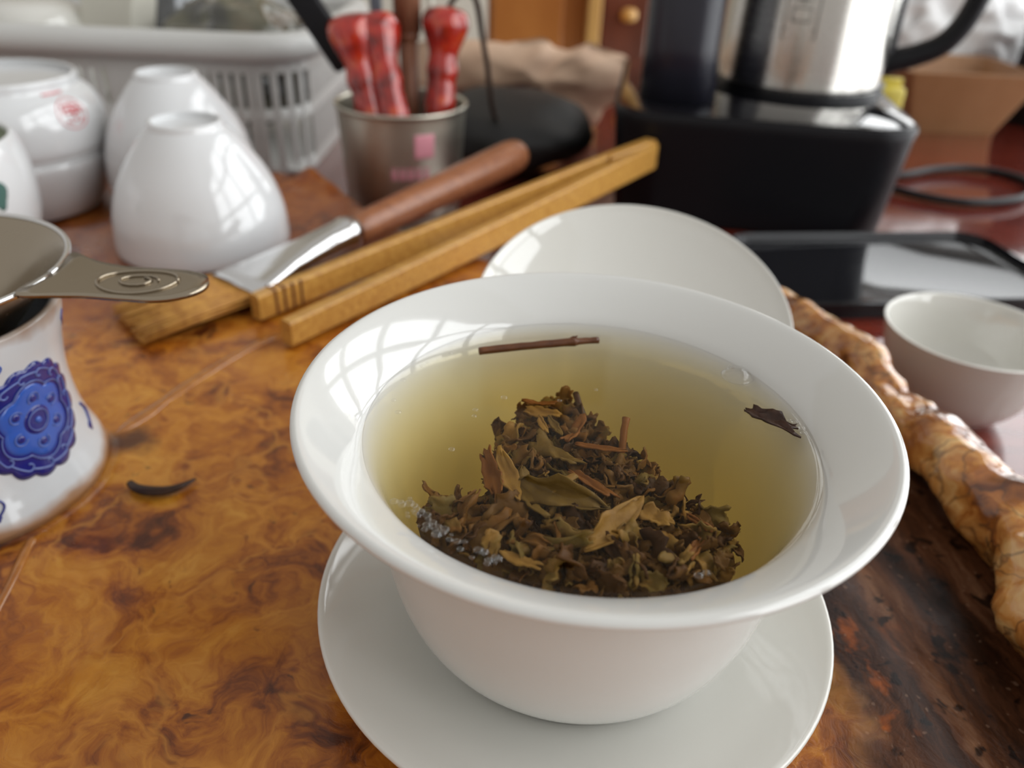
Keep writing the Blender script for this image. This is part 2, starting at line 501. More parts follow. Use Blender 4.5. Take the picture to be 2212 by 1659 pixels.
# ------------------------------------------------------------------ the room
def struct(name, vf, mat, loc=(0, 0, 0), label=None, smooth=False):
    o = mk(name, vf, mat, None, loc, smooth); o['kind'] = 'structure'
    if label: o['label'] = label
    return o
struct('floor', bevbox((3600, 4200, 20), (-100, 700, -790), 0), M_FLOOR, label='brown board floor of the room')
struct('wall_back', bevbox((3600, 40, 3600), (-100, 2320, 1000), 0), M_WALL, label='cream painted wall at the back of the room')
WX = 1000
wr = thing('wall_right', None, None, (WX, 0, -780)); wr['kind'] = 'structure'; wr['label'] = 'side wall around the tall window'
WZ0, WZ1 = -450, 1550
WH, WM = WZ1 - WZ0, (WZ0 + WZ1) / 2
mk('wall_panel', bevbox((40, 3300, 330), (WX, 650, -615), 0), M_WALL, wr, smooth=False)
mk('wall_panel', bevbox((40, 3300, 1100), (WX, 650, WZ1 + 550), 0), M_WALL, wr, smooth=False)
mk('wall_panel', bevbox((40, 200, WH), (WX, 2200, WM), 0), M_WALL, wr, smooth=False)
mk('wall_panel', bevbox((40, 60, WH), (WX, -980, WM), 0), M_WALL, wr, smooth=False)
win = thing('window_1', None, None, (WX, 575, WZ0)); win['kind'] = 'structure'; win['label'] = 'tall bright window with a grid of panes'
ys = [-950 + i * 3050 / 5 for i in range(6)]; zs = [WZ0, 350, 1050, WZ1]
for y in ys: mk('mullion', bevbox((50, 60, WH), (WX, y, WM), 3), M_FRAME, win, smooth=False)
for z in zs: mk('glazing_bar', bevbox((44, 3050, 54), (WX, 575, z), 3), M_FRAME, win, smooth=False)
for i in range(5):
    for j in range(3):
        mk('pane', bevbox((4, ys[1] - ys[0] - 44, zs[j + 1] - zs[j] - 38), (WX, (ys[i] + ys[i + 1]) / 2, (zs[j] + zs[j + 1]) / 2), 0), M_PANE, win, smooth=False)

# wooden cabinet and post seen beyond the table
cab = thing('wooden_cabinet', 'orange wooden cabinet with a pale edge strip beyond the table', 'cabinet', (5, 1100, -780))
mk('body', bevbox((128, 260, 1500), (-2, 1130, -30), 2), M_CABWOOD, cab, smooth=False)
mk('door', bevbox((92, 14, 1380), (-14, 994, -30), 3), M_CABWOOD, cab, smooth=False)
mk('edge_strip', bevbox((17, 30, 1500), (70, 990, -30), 2), M_CABLIGHT, cab, smooth=False)
post = thing('wooden_post', 'dark red wooden post beside the orange cabinet', 'post', (112, 1040, -780))
mk('shaft', bevbox((62, 34, 1500), (114, 1040, -30), 3), M_DARKWOOD, post, smooth=False)
mk('brass_knob', lathe([(0, 0), (8, 1), (11, 8), (8, 15), (0, 17)], (118, 1016, -10), 24), M_CABLIGHT, post)

# ------------------------------------------------------------------ red table
TZ = -32
rt = thing('red_table', 'dark red lacquered table under the burl tea tray', 'table', (50, 250, -780))
mk('tabletop', bevbox((1500, 1240, 34), (150, 180, TZ - 17), 4, 3), M_RED, rt)
for sx in (-1, 1):
    for sy in (-1, 1):
        mk('leg', bevbox((60, 60, 714), (150 + sx * 690, 180 + sy * 560, -780 + 357), 4), M_RED, rt, smooth=False)

# ------------------------------------------------------------------ burl root tray
OUT = [(-470, 330), (-380, 345), (-300, 340), (-210, 330), (-150, 312), (-117, 294), (-92, 272), (-62, 232), (-20, 200), (30, 186), (70, 180), (92, 168), (104, 135), (112, 105), (114, 80), (117, 50), (120, 10), (124, -40), (132, -110), (140, -260), (-470, -260)]
def seg_dist(px_, py_, pts):
    d = 1e9; inside = False; n = len(pts)
    for i in range(n):
        x1, y1 = pts[i]; x2, y2 = pts[(i + 1) % n]
        dx, dy = x2 - x1, y2 - y1
        t = max(0, min(1, ((px_ - x1) * dx + (py_ - y1) * dy) / (dx * dx + dy * dy)))
        d = min(d, (px_ - x1 - t * dx) ** 2 + (py_ - y1 - t * dy) ** 2)
        if (y1 > py_) != (y2 > py_) and px_ < dx * (py_ - y1) / dy + x1: inside = not inside
    return sqrt(d) * (1 if inside else -1)
def line_d(x, y, pts):
    d = 1e9
    for (x1, y1), (x2, y2) in zip(pts, pts[1:]):
        dx, dy = x2 - x1, y2 - y1
        t = max(0, min(1, ((x - x1) * dx + (y - y1) * dy) / (dx * dx + dy * dy)))
        d = min(d, sqrt((x - x1 - t * dx) ** 2 + (y - y1 - t * dy) ** 2))
    return d
SEAM = [(-116, -30), (-119.4, .5), (-122.5, 16), (-128, 40), (-123, 60), (-117.8, 71.7), (-111.2, 89.9), (-102.6, 107.8), (-93, 123)]
def sstep(a, b, x):
    t = max(0, min(1, (x - a) / (b - a))); return t * t * (3 - 2 * t)
def tray_z(x, y, d):
    z = 0.0
    if abs(x) > 62 or abs(y) > 62 or x * x + y * y > 3600:
        z += .35 * noise.noise(Vector((x, y, 0)) * .03) - .3
    # soft bead along the seam
    ds = line_d(x, y, SEAM) if -160 < x < -60 and -60 < y < 150 else 99
    # lower ground at the far left
    z -= 14 * sstep(200, 236, y) * sstep(-190, -224, x)
    # knotted lump on the far rim
    z += 7 * exp(-((x + 120) ** 2 / 500 + (y - 282) ** 2 / 260)) * (.7 + .8 * noise.noise(Vector((x, y, 3)) * .07))
    # sunken strip inside the live edge
    z -= 5 * sstep(62, 84, x + .1 * y) * sstep(120, 60, y)
    z -= 26.5 * (1 - sstep(-1, 11, d)) if d < 11 else 0
    z = max(z, -27.5)
    return z
def make_tray():
    st = 3.0; V, Fc, idx = [], [], {}
    nx, ny = int((150 + 450) / st), int((350 + 230) / st)
    for j in range(ny + 1):
        for i in range(nx + 1):
            x, y = -450 + i * st, -230 + j * st
            d = seg_dist(x, y, OUT)
            if d < -2.5: continue
            idx[i, j] = len(V); V.append((x, y, tray_z(x, y, d)))
    for j in range(ny):
        for i in range(nx):
            k = [(i, j), (i + 1, j), (i + 1, j + 1), (i, j + 1)]
            if all(q in idx for q in k): Fc.append([idx[q] for q in k])
    return V, Fc
TRAY = thing('tea_tray', 'amber burl root wood tea tray with a knotted natural edge', 'tray', (0, 0, TZ))
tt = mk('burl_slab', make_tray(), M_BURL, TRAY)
tm = tt.modifiers.new('thick', 'SOLIDIFY'); tm.thickness = .004; tm.offset = -1 if True else 1
M_SEAM = m_grain('glossy_seam_wood', (.30, .095, .012), (.46, .18, .03), .14, (20, 20, 20), .8)
def bead(pts, w, h):
    P = catmull([(x, y, 0) for x, y in pts], 8); V, Fc = [], []; n = 9; N = len(P)
    for i, p in enumerate(P):
        t = (P[min(i + 1, N - 1)] - P[max(i - 1, 0)]).normalized(); sd = Vector((-t.y, t.x, 0)); e = min(1, min(i, N - 1 - i) / 5 + .15)
        ww = w * e * (1 + .35 * noise.noise(p * .12))
        for k in range(n):
            a = pi * k / (n - 1); V.append(p + sd * (-cos(a) * ww) + Vector((0, 0, -.9 + (h + .9) * sin(a) ** .8 * e)))
    for i in range(N - 1):
        for k in range(n - 1): Fc.append([i * n + k, i * n + k + 1, (i + 1) * n + k + 1, (i + 1) * n + k])
    return V, Fc
mk('seam_bead', bead(SEAM[4:], 2.0, .5), M_SEAM, TRAY)
mk('seam_bead', bead([(-112, -60)] + SEAM[:3] + [(-123, 21)], 1.1, .35), M_SEAM, TRAY)
def make_edge():
    path = [(72, 176, 0), (86, 160, 1.5), (94, 136, 2), (100, 110, 3), (101, 86, 3), (104, 64, 4), (108, 42, 4), (110, 20, 4), (108, -6, 4), (112, -36, 3), (118, -80, 2), (126, -130, 2)]
    rad = [4, 5.5, 7, 8, 8, 9, 10.5, 11.5, 12, 12, 12, 11]
    P = catmull(path, 16); R = [q.x for q in catmull([(r, 0, 0) for r in rad], 16)]
    n = 40; V, Fc = tube(P, R, n)
    out = []
    for v in V:
        v = Vector(v); i = min(range(len(P)), key=lambda k: (P[k] - v).length_squared)
        c = P[i]; dvec = v - c
        h = noise.noise(v * .055) * .55 + noise.noise(v * .12 + Vector((9, 2, 1))) * .35 + noise.noise(v * .3) * .10
        out.append(c + dvec * (1 + .62 * h))
    return out, Fc
mk('live_edge', make_edge(), M_EDGE, TRAY)

# ------------------------------------------------------------------ covered bowl set
single('saucer', lathe([(0, 1.6), (18, 1.6), (20, .2), (23, 0), (24.5, 1.0), (26, 2.6), (34, 4.2), (42, 7.4), (47.5, 11.0), (49.6, 12.7), (49.9, 13.5), (49.2, 13.9), (47.0, 12.7), (41, 9.2), (33, 6.2), (27, 5.2), (25.5, 4.6), (24.6, 3.8), (20, 3.7), (0, 3.7)], n=120), M_CREAM, (0, 0, 0),
       'white porcelain saucer under the tea bowl', 'saucer')
single('tea_bowl', lathe([(0, 6), (19, 6), (20.5, 4.2), (22.0, 3.9), (23.4, 4.0), (24.8, 4.9), (28.4, 8.8), (32.6, 15.0), (35.2, 22.4), (37.0, 32), (38.5, 41), (40.4, 47.5), (43.6, 52.4), (47.4, 55.7), (49.6, 57.2), (50.1, 58.0), (49.6, 58.7), (48.4, 58.6), (45.0, 56.4), (41.4, 53.6), (39.2, 51.4), (37.4, 48), (36.0, 43.5), (33.8, 35), (30.6, 27.5), (25.5, 22), (18, 19.4), (9, 18.6), (0, 18.5)], n=144), M_PORC, (0, 0, 3.8),
       'white porcelain tea bowl with flared rim full of tea', 'bowl')

# the lid lies upside down behind the bowl, resting on its knob
def make_lid():
    o = thing('bowl_lid', 'white porcelain bowl lid lying tilted on its knob behind the bowl', 'lid', (20, 93, 0))
    yaw, tilt = radians(-4), radians(68)
    n = Vector((sin(yaw) * cos(tilt), -cos(yaw) * cos(tilt), sin(tilt)))
    a = Vector((cos(yaw), sin(yaw), 0)); b = n.cross(a)
    M = Matrix((a, b, n)).transposed().to_4x4(); M.translation = Vector((20, 93, 28.0))
    dome = lathe([(0, -12.2), (14, -11.6), (26, -9.4), (36, -5.6), (42, -2.4), (44.2, -1.0), (45.4, .1), (46, .2), (46.2, -.7), (45.2, -2.4), (40, -5.4), (30, -10.6), (18, -13.6), (8, -14.6), (0, -14.6)], n=110)
    mk('dome', xf(dome, M), M_CREAM, o)
    knob = lathe([(0, -13.5), (7.5, -14.0), (8.2, -17), (9.4, -21), (11.0, -24.6), (11.0, -25.4), (9.6, -25.2), (8.0, -21.5), (0, -20.5)], n=48)
    mk('knob', xf(knob, M), M_CREAM, o)
make_lid()

# tea inside the bowl: closed body that follows the inner wall
TEAZ = 51.4
tea_prof = [(0, 18.2), (9, 18.3), (18, 19.1), (25.7, 21.7), (31.3, 27.0), (34.6, 34.7), (36.8, 43.2), (38.2, 47.8), (40.3, TEAZ - .2), (40.2, TEAZ), (38, TEAZ), (20, TEAZ), (0, TEAZ)]
single('tea', lathe(tea_prof, n=144, smooth_prof=0), M_TEA, (0, 0, 18.4), 'clear yellow-gold tea filling the white bowl', 'tea')

# ------------------------------------------------------------------ tea leaves
random.seed(11)
HEAP = [(-5.9, 22.1, 44.0), (-1.3, 18.4, 44.4), (2.6, 10.2, 45.3), (6.2, 2.6, 46.2), (13.1, -2.2, 46.0), (15.2, -9.1, 46.6), (19.9, -13.4, 46.5), (22.7, -18.3, 46.1), (22.7, -21.4, 46.0), (19.5, -28.8, 47.3), (13.1, -33.3, 47.9), (6.2, -35.4, 48.6), (-.3, -35.6, 49.0), (-9.8, -34.0, 49.0), (-18.5, -29.5, 49.0), (-25.2, -24.2, 49.0), (-27.9, -19.2, 48.8), (-26.2, -15.0, 48.2), (-20.4, -13.2, 48.0), (-17.3, -14.4, 48.2), (-16.9, -5.5, 47.0), (-16.2, 6.1, 45.6), (-13.3, 13.6, 44.8)]
HP = [(p[0], p[1]) for p in HEAP]
def heap_z(x, y):
    w = s = 0
    for a, b, c in HEAP:
        k = 1 / ((x - a) ** 2 + (y - b) ** 2 + 1) ** 1.2; w += k; s += k * c
    return s / w
def leaf_mesh(L, Wd, curl, bend, twist, kind, seed, th=.28):
    rn = random.Random(seed); nu, nv = 12, 7
    top, nor = [], []
    jag = [[rn.uniform(.72, 1.12), rn.uniform(.72, 1.12)] for _ in range(nu)]
    endj = [rn.uniform(-.10, .10) for _ in range(nv)], [rn.uniform(-.14, .14) for _ in range(nv)]
    grid = []
    for i in range(nu):
        row = []
        for j in range(nv):
            u = i / (nu - 1); v = -1 + 2 * j / (nv - 1)
            if kind == 'leaf': w = max(.07, sin(pi * u ** .85) ** .75)
            elif kind == 'strip': w = .85 + .15 * sin(pi * u)
            else: w = .55 + .45 * sin(pi * (u * .8 + .1)) + .15 * sin(9 * u + seed)
            w *= Wd / 2 * (jag[i][0] if v < 0 else jag[i][1] if v > 0 else 1)
            uu = u + (endj[0][j] * (1 - u) ** 4 + endj[1][j] * u ** 4 if kind != 'leaf' else 0)
            a = v * curl / 2
            if abs(curl) > .05: lx, lz = w * sin(a) / (curl / 2), w * (1 - cos(a)) / (curl / 2)
            else: lx, lz = w * v, 0
            tw = twist * (u - .5)
            lx, lz = lx * cos(tw) - lz * sin(tw), lx * sin(tw) + lz * cos(tw)
            if abs(bend) > .05:
                R = L / bend; ang = bend * (uu - .5)
                y, z = (R - lz) * sin(ang), R - (R - lz) * cos(ang)
            else: y, z = L * (uu - .5), lz
            q = Vector((lx, y, z))
            q.z += .24 * Wd * noise.noise(Vector((u * 3.4 + seed, v * 1.6, seed * .7)))
            q.x += .12 * Wd * noise.noise(Vector((u * 4 + 3, v * 2.2 + seed, 5)))
            row.append(q)
        grid.append(row)
    V, Fc = [], []
    N = [[None] * nv for _ in range(nu)]
    for i in range(nu):
        for j in range(nv):
            du = grid[min(i + 1, nu - 1)][j] - grid[max(i - 1, 0)][j]
            dv = grid[i][min(j + 1, nv - 1)] - grid[i][max(j - 1, 0)]
            nn = dv.cross(du); N[i][j] = nn.normalized() if nn.length > 1e-9 else Vector((0, 0, 1))
    for s in (.5, -.5):
        for i in range(nu):
            for j in range(nv): V.append(grid[i][j] + N[i][j] * th * s)
    o = nu * nv; ix = lambda i, j: i * nv + j
    for i in range(nu - 1):
        for j in range(nv - 1):
            Fc.append([ix(i, j), ix(i, j + 1), ix(i + 1, j + 1), ix(i + 1, j)])
            Fc.append([o + ix(i, j), o + ix(i + 1, j), o + ix(i + 1, j + 1), o + ix(i, j + 1)])
    bd = [ix(0, j) for j in range(nv)] + [ix(i, nv - 1) for i in range(1, nu)] + [ix(nu - 1, j) for j in range(nv - 2, -1, -1)] + [ix(i, 0) for i in range(nu - 2, 0, -1)]
    for a, b in zip(bd, bd[1:] + bd[:1]): Fc.append([b, a, o + a, o + b])
    return V, Fc
def rnd_leaf(sd):
    rn = random.Random(sd)
    k = rn.choice(['leaf', 'frag', 'frag', 'frag', 'strip', 'roll', 'roll'])
    L = rn.uniform(3.2, 6.2); Wd = L * rn.uniform(.55, .95)
    if k == 'strip': L *= 1.15; Wd = rn.uniform(1.5, 2.5)
    curl = rn.choice([-1, 1]) * rn.uniform(.8, 2.4)
    if k == 'roll': curl = rn.uniform(4.0, 6.5); k = 'frag'
    return leaf_mesh(L, Wd, curl, rn.uniform(-1.4, 1.4), rn.uniform(-1.0, 1.0), k, sd)

# packed mass below the single leaves: mound body + small crumbs in one piece
def make_mass():
    V, Fc = [], []
    n = len(HEAP); cx = sum(p[0] for p in HP) / n; cy = sum(p[1] for p in HP) / n
    rings = []
    for s, dz in ((.06, -1.5), (.3, -1.4), (.55, -1.5), (.78, -1.7), (.93, -2.3), (1.0, -4.5), (.97, -9), (.85, -15), (.66, -22.5)):
        ring = []
        for k in range(n * 4):
            i, t = divmod(k, 4); t /= 4
            a, b = HP[i], HP[(i + 1) % n]
            x = cx + s * (a[0] * (1 - t) + b[0] * t - cx); y = cy + s * (a[1] * (1 - t) + b[1] * t - cy)
            z = heap_z(x, y) + dz + .9 * noise.noise(Vector((x, y, s * 4)) * .45)
            rr = sqrt(x * x + y * y); lim = 36.5 if z > 44 else 33.5 if z > 36 else 30 if z > 28 else 24
            if rr > lim: x *= lim / rr; y *= lim / rr
            ring.append((x, y, max(z, 20.5)))
        rings.append(ring)
    parts = [loft(rings)]
    rn = random.Random(5); c = 0
    while c < 520:
        x, y = rn.uniform(-29, 24), rn.uniform(-37, 23)
        d = seg_dist(x, y, HP)
        if d < .2: continue
        lf = rnd_leaf(rn.randrange(10 ** 6)); sc = rn.uniform(.5, .8)
        z = heap_z(x, y) - rn.uniform(.7, 2.0) - (1.0 if d < 2 else 0)
        M = Matrix.Translation((x, y, z)) @ Matrix.Rotation(rn.uniform(0, 6.28), 4, 'Z') @ Matrix.Rotation(rn.gauss(0, .7), 4, 'X') @ Matrix.Rotation(rn.gauss(0, .8), 4, 'Y') @ Matrix.Scale(sc, 4)
        parts.append(xf(lf, M)); c += 1
    return join(*parts)
single('tea_leaf_crumbs', make_mass(), M_LEAFMASS, (0, -10, 20), 'packed dark crumbs of wet tea beneath the larger leaves', 'tea leaves', kind='stuff')

LG = 'wet tea leaves heaped in the bowl'
LL = 'small brown wet leaf in the heap of tea leaves inside the bowl'
variants = []
for i in range(26):
    o = mk('tea_leaf', rnd_leaf(100 + i), M_LEAF, None, (0, 0, 0))
    variants.append(o.data); bpy.data.objects.remove(o)
BIG = [[(-13.2, -14.5), (1.9, -19.6)], [(-12.2, -10.6), (-8, -23)], [(-2.2, -28.6), (7.6, -16.8)], [(-17.6, -7.2), (-15.2, -17.4)], [(-15.4, -7), (-11.8, -19.2)], [(-9.4, .6), (-2.3, -6.8)], [(-11.1, 10.9), (-4.6, 9.4)], [(-8.7, 8), (-4.5, 1.5)], [(-3.2, -10.3), (2.9, -16.8)]]
rn = random.Random(21); placed = []
tries = 0
while len(placed) < 285 and tries < 20000:
    tries += 1
    x, y = rn.uniform(-29, 24), rn.uniform(-37, 23)
    d = seg_dist(x, y, HP)
    if d < .3 or any((x - a) ** 2 + (y - b) ** 2 < 1.35 for a, b in placed): continue
    if x * x + y * y > 34.6 ** 2: continue
    placed.append((x, y))
    o = bpy.data.objects.new('tea_leaf', rn.choice(variants)); COL.objects.link(o)
    s = rn.choice([.7, .85, 1.0, 1.2, 1.45]) * rn.uniform(.9, 1.1) * (1.0 if d > 2.5 else .75)
    z = heap_z(x, y) + rn.uniform(-.8, .9) - (.7 if d < 1.5 else 0)
    if any(line_d(x, y, g) < 2.2 for g in BIG): z -= 1.5; s = min(s, .8)
    o.location = Vector((x, y, min(z, 49.6))) * MM
    o.rotation_euler = (rn.gauss(0, .65), rn.gauss(0, .75), rn.uniform(0, 6.28)); o.scale = (s, s, s)
    setp(o, LL, 'tea leaf', LG)

def leaf_at(name, a, b, Wd, mat, label, curl=1.2, bend=.4, twist=.3, kind='leaf', seed=1, roll=0.0, cat='tea leaf', th=.3):
    A, B = Vector(a), Vector(b); d = B - A; L = d.length
    vf = leaf_mesh(L, Wd, curl, bend, twist, kind, seed, th)
    y = d.normalized(); x = y.cross(Vector((0, 0, 1))).normalized(); z = x.cross(y)
    M = Matrix((x, y, z)).transposed().to_4x4() @ Matrix.Rotation(roll, 4, 'Y'); M.translation = (A + B) / 2
    return single(name, xf(vf, M), mat, tuple((A + B) / 2), label, cat)
leaf_at('tea_leaf', (-13.4, -14.4, 50.0), (2.1, -19.7, 50.2), 7.0, M_LOLIVE, 'large folded olive leaf across the middle of the tea heap', 2.9, -.5, .6, 'leaf', 3, .55)
leaf_at('tea_leaf', (-12.2, -10.6, 49.5), (-8.0, -23.0, 49.4), 4.8, M_LOLIVE, 'olive leaf hanging down below the large folded leaf', -1.6, .7, .6, 'leaf', 7, -.5)
leaf_at('tea_leaf', (-2.4, -28.8, 49.8), (7.8, -16.6, 50.6), 5.2, M_LTAN, 'pale tan leaf blade lying slantwise right of the folded leaf', 2.1, -.4, .5, 'leaf', 12, .45)
leaf_at('tea_leaf', (-17.6, -7.2, 50.3), (-15.2, -17.4, 48.6), 3.4, M_LRUST, 'upright rust brown leaf with torn tip at the left of the heap', 1.6, .5, .4, 'frag', 15, .4)
leaf_at('tea_leaf', (-15.4, -7.0, 50.6), (-11.8, -19.2, 49.3), 3.2, M_LTAN, 'narrow tan leaf curving down beside the rust brown upright leaf', 1.4, .9, .5, 'leaf', 18, .2)
leaf_at('tea_leaf', (-11.5, 13.9, 47.0), (-5.4, 13.4, 47.0), 1.3, M_LRUST, 'short rust strip lying near the top of the heap', .6, .4, .2, 'strip', 21)
leaf_at('tea_leaf', (-11.1, 10.9, 47.0), (-4.6, 9.4, 47.2), 2.6, M_LTAN, 'tan leaf fragment just below the strip near the heap top', .9, .5, .4, 'frag', 23, .3)
leaf_at('tea_leaf', (-8.7, 8.0, 47.7), (-7.1, 2.2, 47.9), 1.5, M_LTAN, 'left arm of the V of two slim tan leaves', .9, .5, .2, 'leaf', 25)
leaf_at('tea_leaf', (-6.9, 8.0, 47.7), (-4.5, 1.5, 48.0), 1.7, M_LOLIVE, 'right arm of the V of two slim leaves', .9, .5, .2, 'leaf', 27)
leaf_at('tea_leaf', (-.4, 7.6, 47.6), (-3.9, -1.0, 48.1), 2.4, M_LRUST, 'curved rust strip right of the V shaped pair', .8, .9, .3, 'strip', 29, .3)
leaf_at('tea_leaf', (-9.4, .6, 48.0), (-2.3, -6.8, 48.5), 5.2, M_LOLIVE, 'dark green crinkled leaf above the large folded leaf', -1.6, .6, .8, 'frag', 31, -.2)
leaf_at('tea_leaf', (-3.2, -10.3, 49.4), (2.9, -16.8, 49.9), 2.0, M_LRUST, 'straight red brown strip behind the folded leaf', 1.2, .2, .2, 'strip', 33)
leaf_at('tea_leaf', (-1.8, -1.1, 48.3), (5.8, -2.5, 48.4), 1.3, M_LRUST, 'thin red brown strip pointing right in the upper heap', .8, .3, .2, 'strip', 35)
leaf_at('tea_leaf', (7.0, -19.6, 49.9), (11.4, -21.8, 49.4), 3.6, M_LTAN, 'tan leaf fragment right of the pale blade', 1.4, .5, .5, 'frag', 37, .3)
leaf_at('tea_leaf', (14.4, -19.2, 48.8), (17.3, -22.0, 48.4), 2.6, M_LRUST, 'rolled up leaf with an open eye at the right of the heap', 5.6, .2, .2, 'strip', 39, .3)
leaf_at('tea_leaf', (12.6, -29.2, 49.2), (15.4, -24.8, 48.8), 1.7, M_LRUST, 'rust strip at the lower right of the heap', 1.0, .3, .2, 'strip', 41)
leaf_at('tea_leaf', (-14.2, -30.2, 49.8), (-9.0, -32.6, 49.7), 2.0, M_LTAN, 'tan strip along the front edge of the heap', 1.0, .4, .2, 'strip', 43)
def stick(name, pts, rad, mat, label, cat, n=10, seed=0):
    P = [Vector(p) for p in pts]
    vf = tube(P, rad, n, 3)
    V = [Vector(v) + Vector((noise.noise(Vector(v) * .9 + Vector((seed, 0, 0))), noise.noise(Vector(v) * .9 + Vector((0, seed, 3))), noise.noise(Vector(v) * .9 + Vector((7, 0, seed))))) * .18 for v in vf[0]]
    return single(name, (V, vf[1]), mat, tuple(P[0]), label, cat)
stick('tea_twig', [(7.0, 4.8, 50.4), (6.4, 1.5, 48.6), (5.8, -1.5, 46.4)], [.75, .62, .7], M_LRUST, 'upright red brown stem standing out of the heap on the right', 'stem', seed=3)
stick('tea_twig', [(-1.4, 16.6, 47.8), (-.6, 13.0, 46.8), (.2, 9.6, 45.4)], [.6, .7, .9], M_LDARK, 'dark stem leaning out near the top of the heap', 'stem', seed=5)
# twig afloat by the far wall, with its knuckle
tw = thing('floating_twig', 'long brown twig floating near the far rim of the tea', 'twig', (-8, 28, 51))
tp = tube([(-20.8, 25.4, 51.3), (-17, 26.6, 51.35), (-10, 28.4, 51.5), (-4, 29.8, 51.6), (-1.4, 30.4, 51.6), (-1.0, 30.5, 51.6), (1, 31.0, 51.65), (3.8, 31.5, 51.7)], [.75, .80, .80, .82, .92, .80, .62, .72], 12, 3)
mk('stem', ([Vector(v) + Vector((0, noise.noise(Vector(v) * .8) * .12, noise.noise(Vector(v) * 1.1) * .14)) for v in tp[0]], tp[1]), M_TWIG, tw)
mk('bud_scale', leaf_mesh_at := xf(leaf_mesh(2.2, 1.3, 2.2, .3, .2, 'leaf', 51), Matrix.Translation((-1.6, 30.5, 52.2)) @ Matrix.Rotation(-1.2, 4, 'Z') @ Matrix.Rotation(.5, 4, 'X')), M_TWIG, tw)
leaf_at('floating_leaf', (29.6, 7.8, 51.55), (37.0, 1.4, 51.5), 4.4, M_LDARK, 'torn dark leaf fragment floating at the right side of the tea', .5, .15, .2, 'frag', 61)

# bubbles on the tea
def bubble(x, y, r, label, group=None, h=.55):
    pr = [(0, r * h)] + [(r * sin(a), r * h * cos(a)) for a in [pi / 2 * k / 8 for k in range(1, 9)]] + [(r * 1.15, -.02), (r * 1.1, -.12), (r * .9, -.15), (r * .5, -.16), (0, -.16)]
    o = single('bubble', lathe(pr, (x, y, TEAZ + .12), 20, 0), M_FILM, (x, y, TEAZ), label, 'bubble', group)
    return o
bubble(30.2, 19.6, 2.8, 'large clear air bubble floating at the far right of the tea', h=.6)
BL = 'tiny clear bubble in the chain of foam along the near left edge of the tea'
rn = random.Random(8)
bv = None
def tiny(x, y, r, lab=None):
    global bv
    if bv is None:
        o = bubble(0, 0, 1.0, BL); bv = o.data; bpy.data.objects.remove(o)
    o = bpy.data.objects.new('bubble', bv); COL.objects.link(o); o.location = Vector((x, y, TEAZ)) * MM; o.scale = (r, r, r)
    setp(o, lab or BL, 'bubble', 'tiny bubbles on the tea')
for k in range(46):
    a = radians(rn.uniform(214, 246)); R = rn.uniform(35.4, 37.9)
    tiny(R * cos(a), R * sin(a), rn.uniform(.25, .7))
for x, y, r in [(-33.8, 2.2, .5), (-35.2, 6, .4), (-34.5, 13, .45), (-31.5, 18.5, .5), (-30.6, 19.7, .35), (-26.5, 24, .4), (37.2, 4.4, .6), (38.0, 2.6, .7), (37.7, 1.2, .5), (36.4, 5.0, .4), (-20.2, 4, .45), (-20.3, 2, .4), (-23.4, -8, .5), (-15.2, 8.4, .55), (-5.0, 8.2, .4), (34.6, 22.4, .45), (29.1, 23.2, .35), (13, -34.4, .6), (14.2, -33.8, .5), (2, 12.5, .35)]:
    lab = 'tiny bubble on the tea beside the floating dark leaf fragment' if x > 35 and y < 6 else 'tiny bubble on the tea beside the large air bubble' if x > 25 else 'tiny bubble on the tea at the near edge in front of the leaf heap' if y < -20 else 'tiny bubble along the far left edge of the tea' if x < -25 else 'tiny bubble on the open tea around the top of the leaf heap'
    tiny(x, y, r, lab)

# ------------------------------------------------------------------ strainer on its blue and white stand
SX, SY = -148.5, 40.6
SP = [(30.6, 0), (31.0, 1.5), (30.9, 3.2), (30.0, 6), (28.6, 10), (27.4, 16), (26.9, 24), (27.2, 30), (28.1, 36), (29.3, 41), (30.2, 45.5), (30.3, 47), (29.2, 47.4), (28.0, 46.2), (26.6, 41), (25.4, 34), (24.6, 26), (24.6, 18), (26, 9), (28, 2), (29.5, .2)]
stand = thing('strainer_stand', 'white waisted porcelain strainer stand with a blue embossed flower', 'stand', (SX, SY, 0))
mk('body', lathe(SP + [(30.6, 0)], (SX, SY, 0), 96), M_STAND, stand)
def prof_r(z):
    pts = SP[1:12]
    for (r0, z0), (r1, z1) in zip(pts, pts[1:]):
        if z0 <= z <= z1:
            t = (z - z0) / (z1 - z0); return r0 + (r1 - r0) * t
    return pts[0][0] if z < pts[0][1] else pts[-1][0]
def on_stand(u, v, h, az0=-16.0, zc=24.0):
    z = zc + v; r = prof_r(z); a = radians(az0) + u / 27.2
    return Vector((SX + (r + h) * cos(a), SY + (r + h) * sin(a), z))
def patch(outline, h, surf, hedge=None, rings=7):
    """fan of rings that follows a curved surface; outline is a list of (u,v)"""
    n = len(outline); cu = sum(p[0] for p in outline) / n; cv = sum(p[1] for p in outline) / n
    V = [surf(cu, cv, h)]; Fc = []
    for k in range(1, rings + 1):
        s = k / rings
        for u, v in outline: V.append(surf(cu + (u - cu) * s, cv + (v - cv) * s, h if k < rings else (h * .4 if hedge is None else hedge)))
    for u, v in outline: V.append(surf(u, v, -.15))
    for i in range(n):
        j = (i + 1) % n
        Fc.append([0, 1 + i, 1 + j])
        for k in range(rings):
            a, b = 1 + k * n, 1 + (k + 1) * n
            Fc.append([a + i, b + i, b + j, a + j])
    return V, Fc
def scallop(R, lobes, amp, n=96, ph=0):
    return [((R + amp * abs(sin(lobes * t / 2 + ph))) * cos(t), (R + amp * abs(sin(lobes * t / 2 + ph))) * sin(t)) for t in [2 * pi * k / n for k in range(n)]]
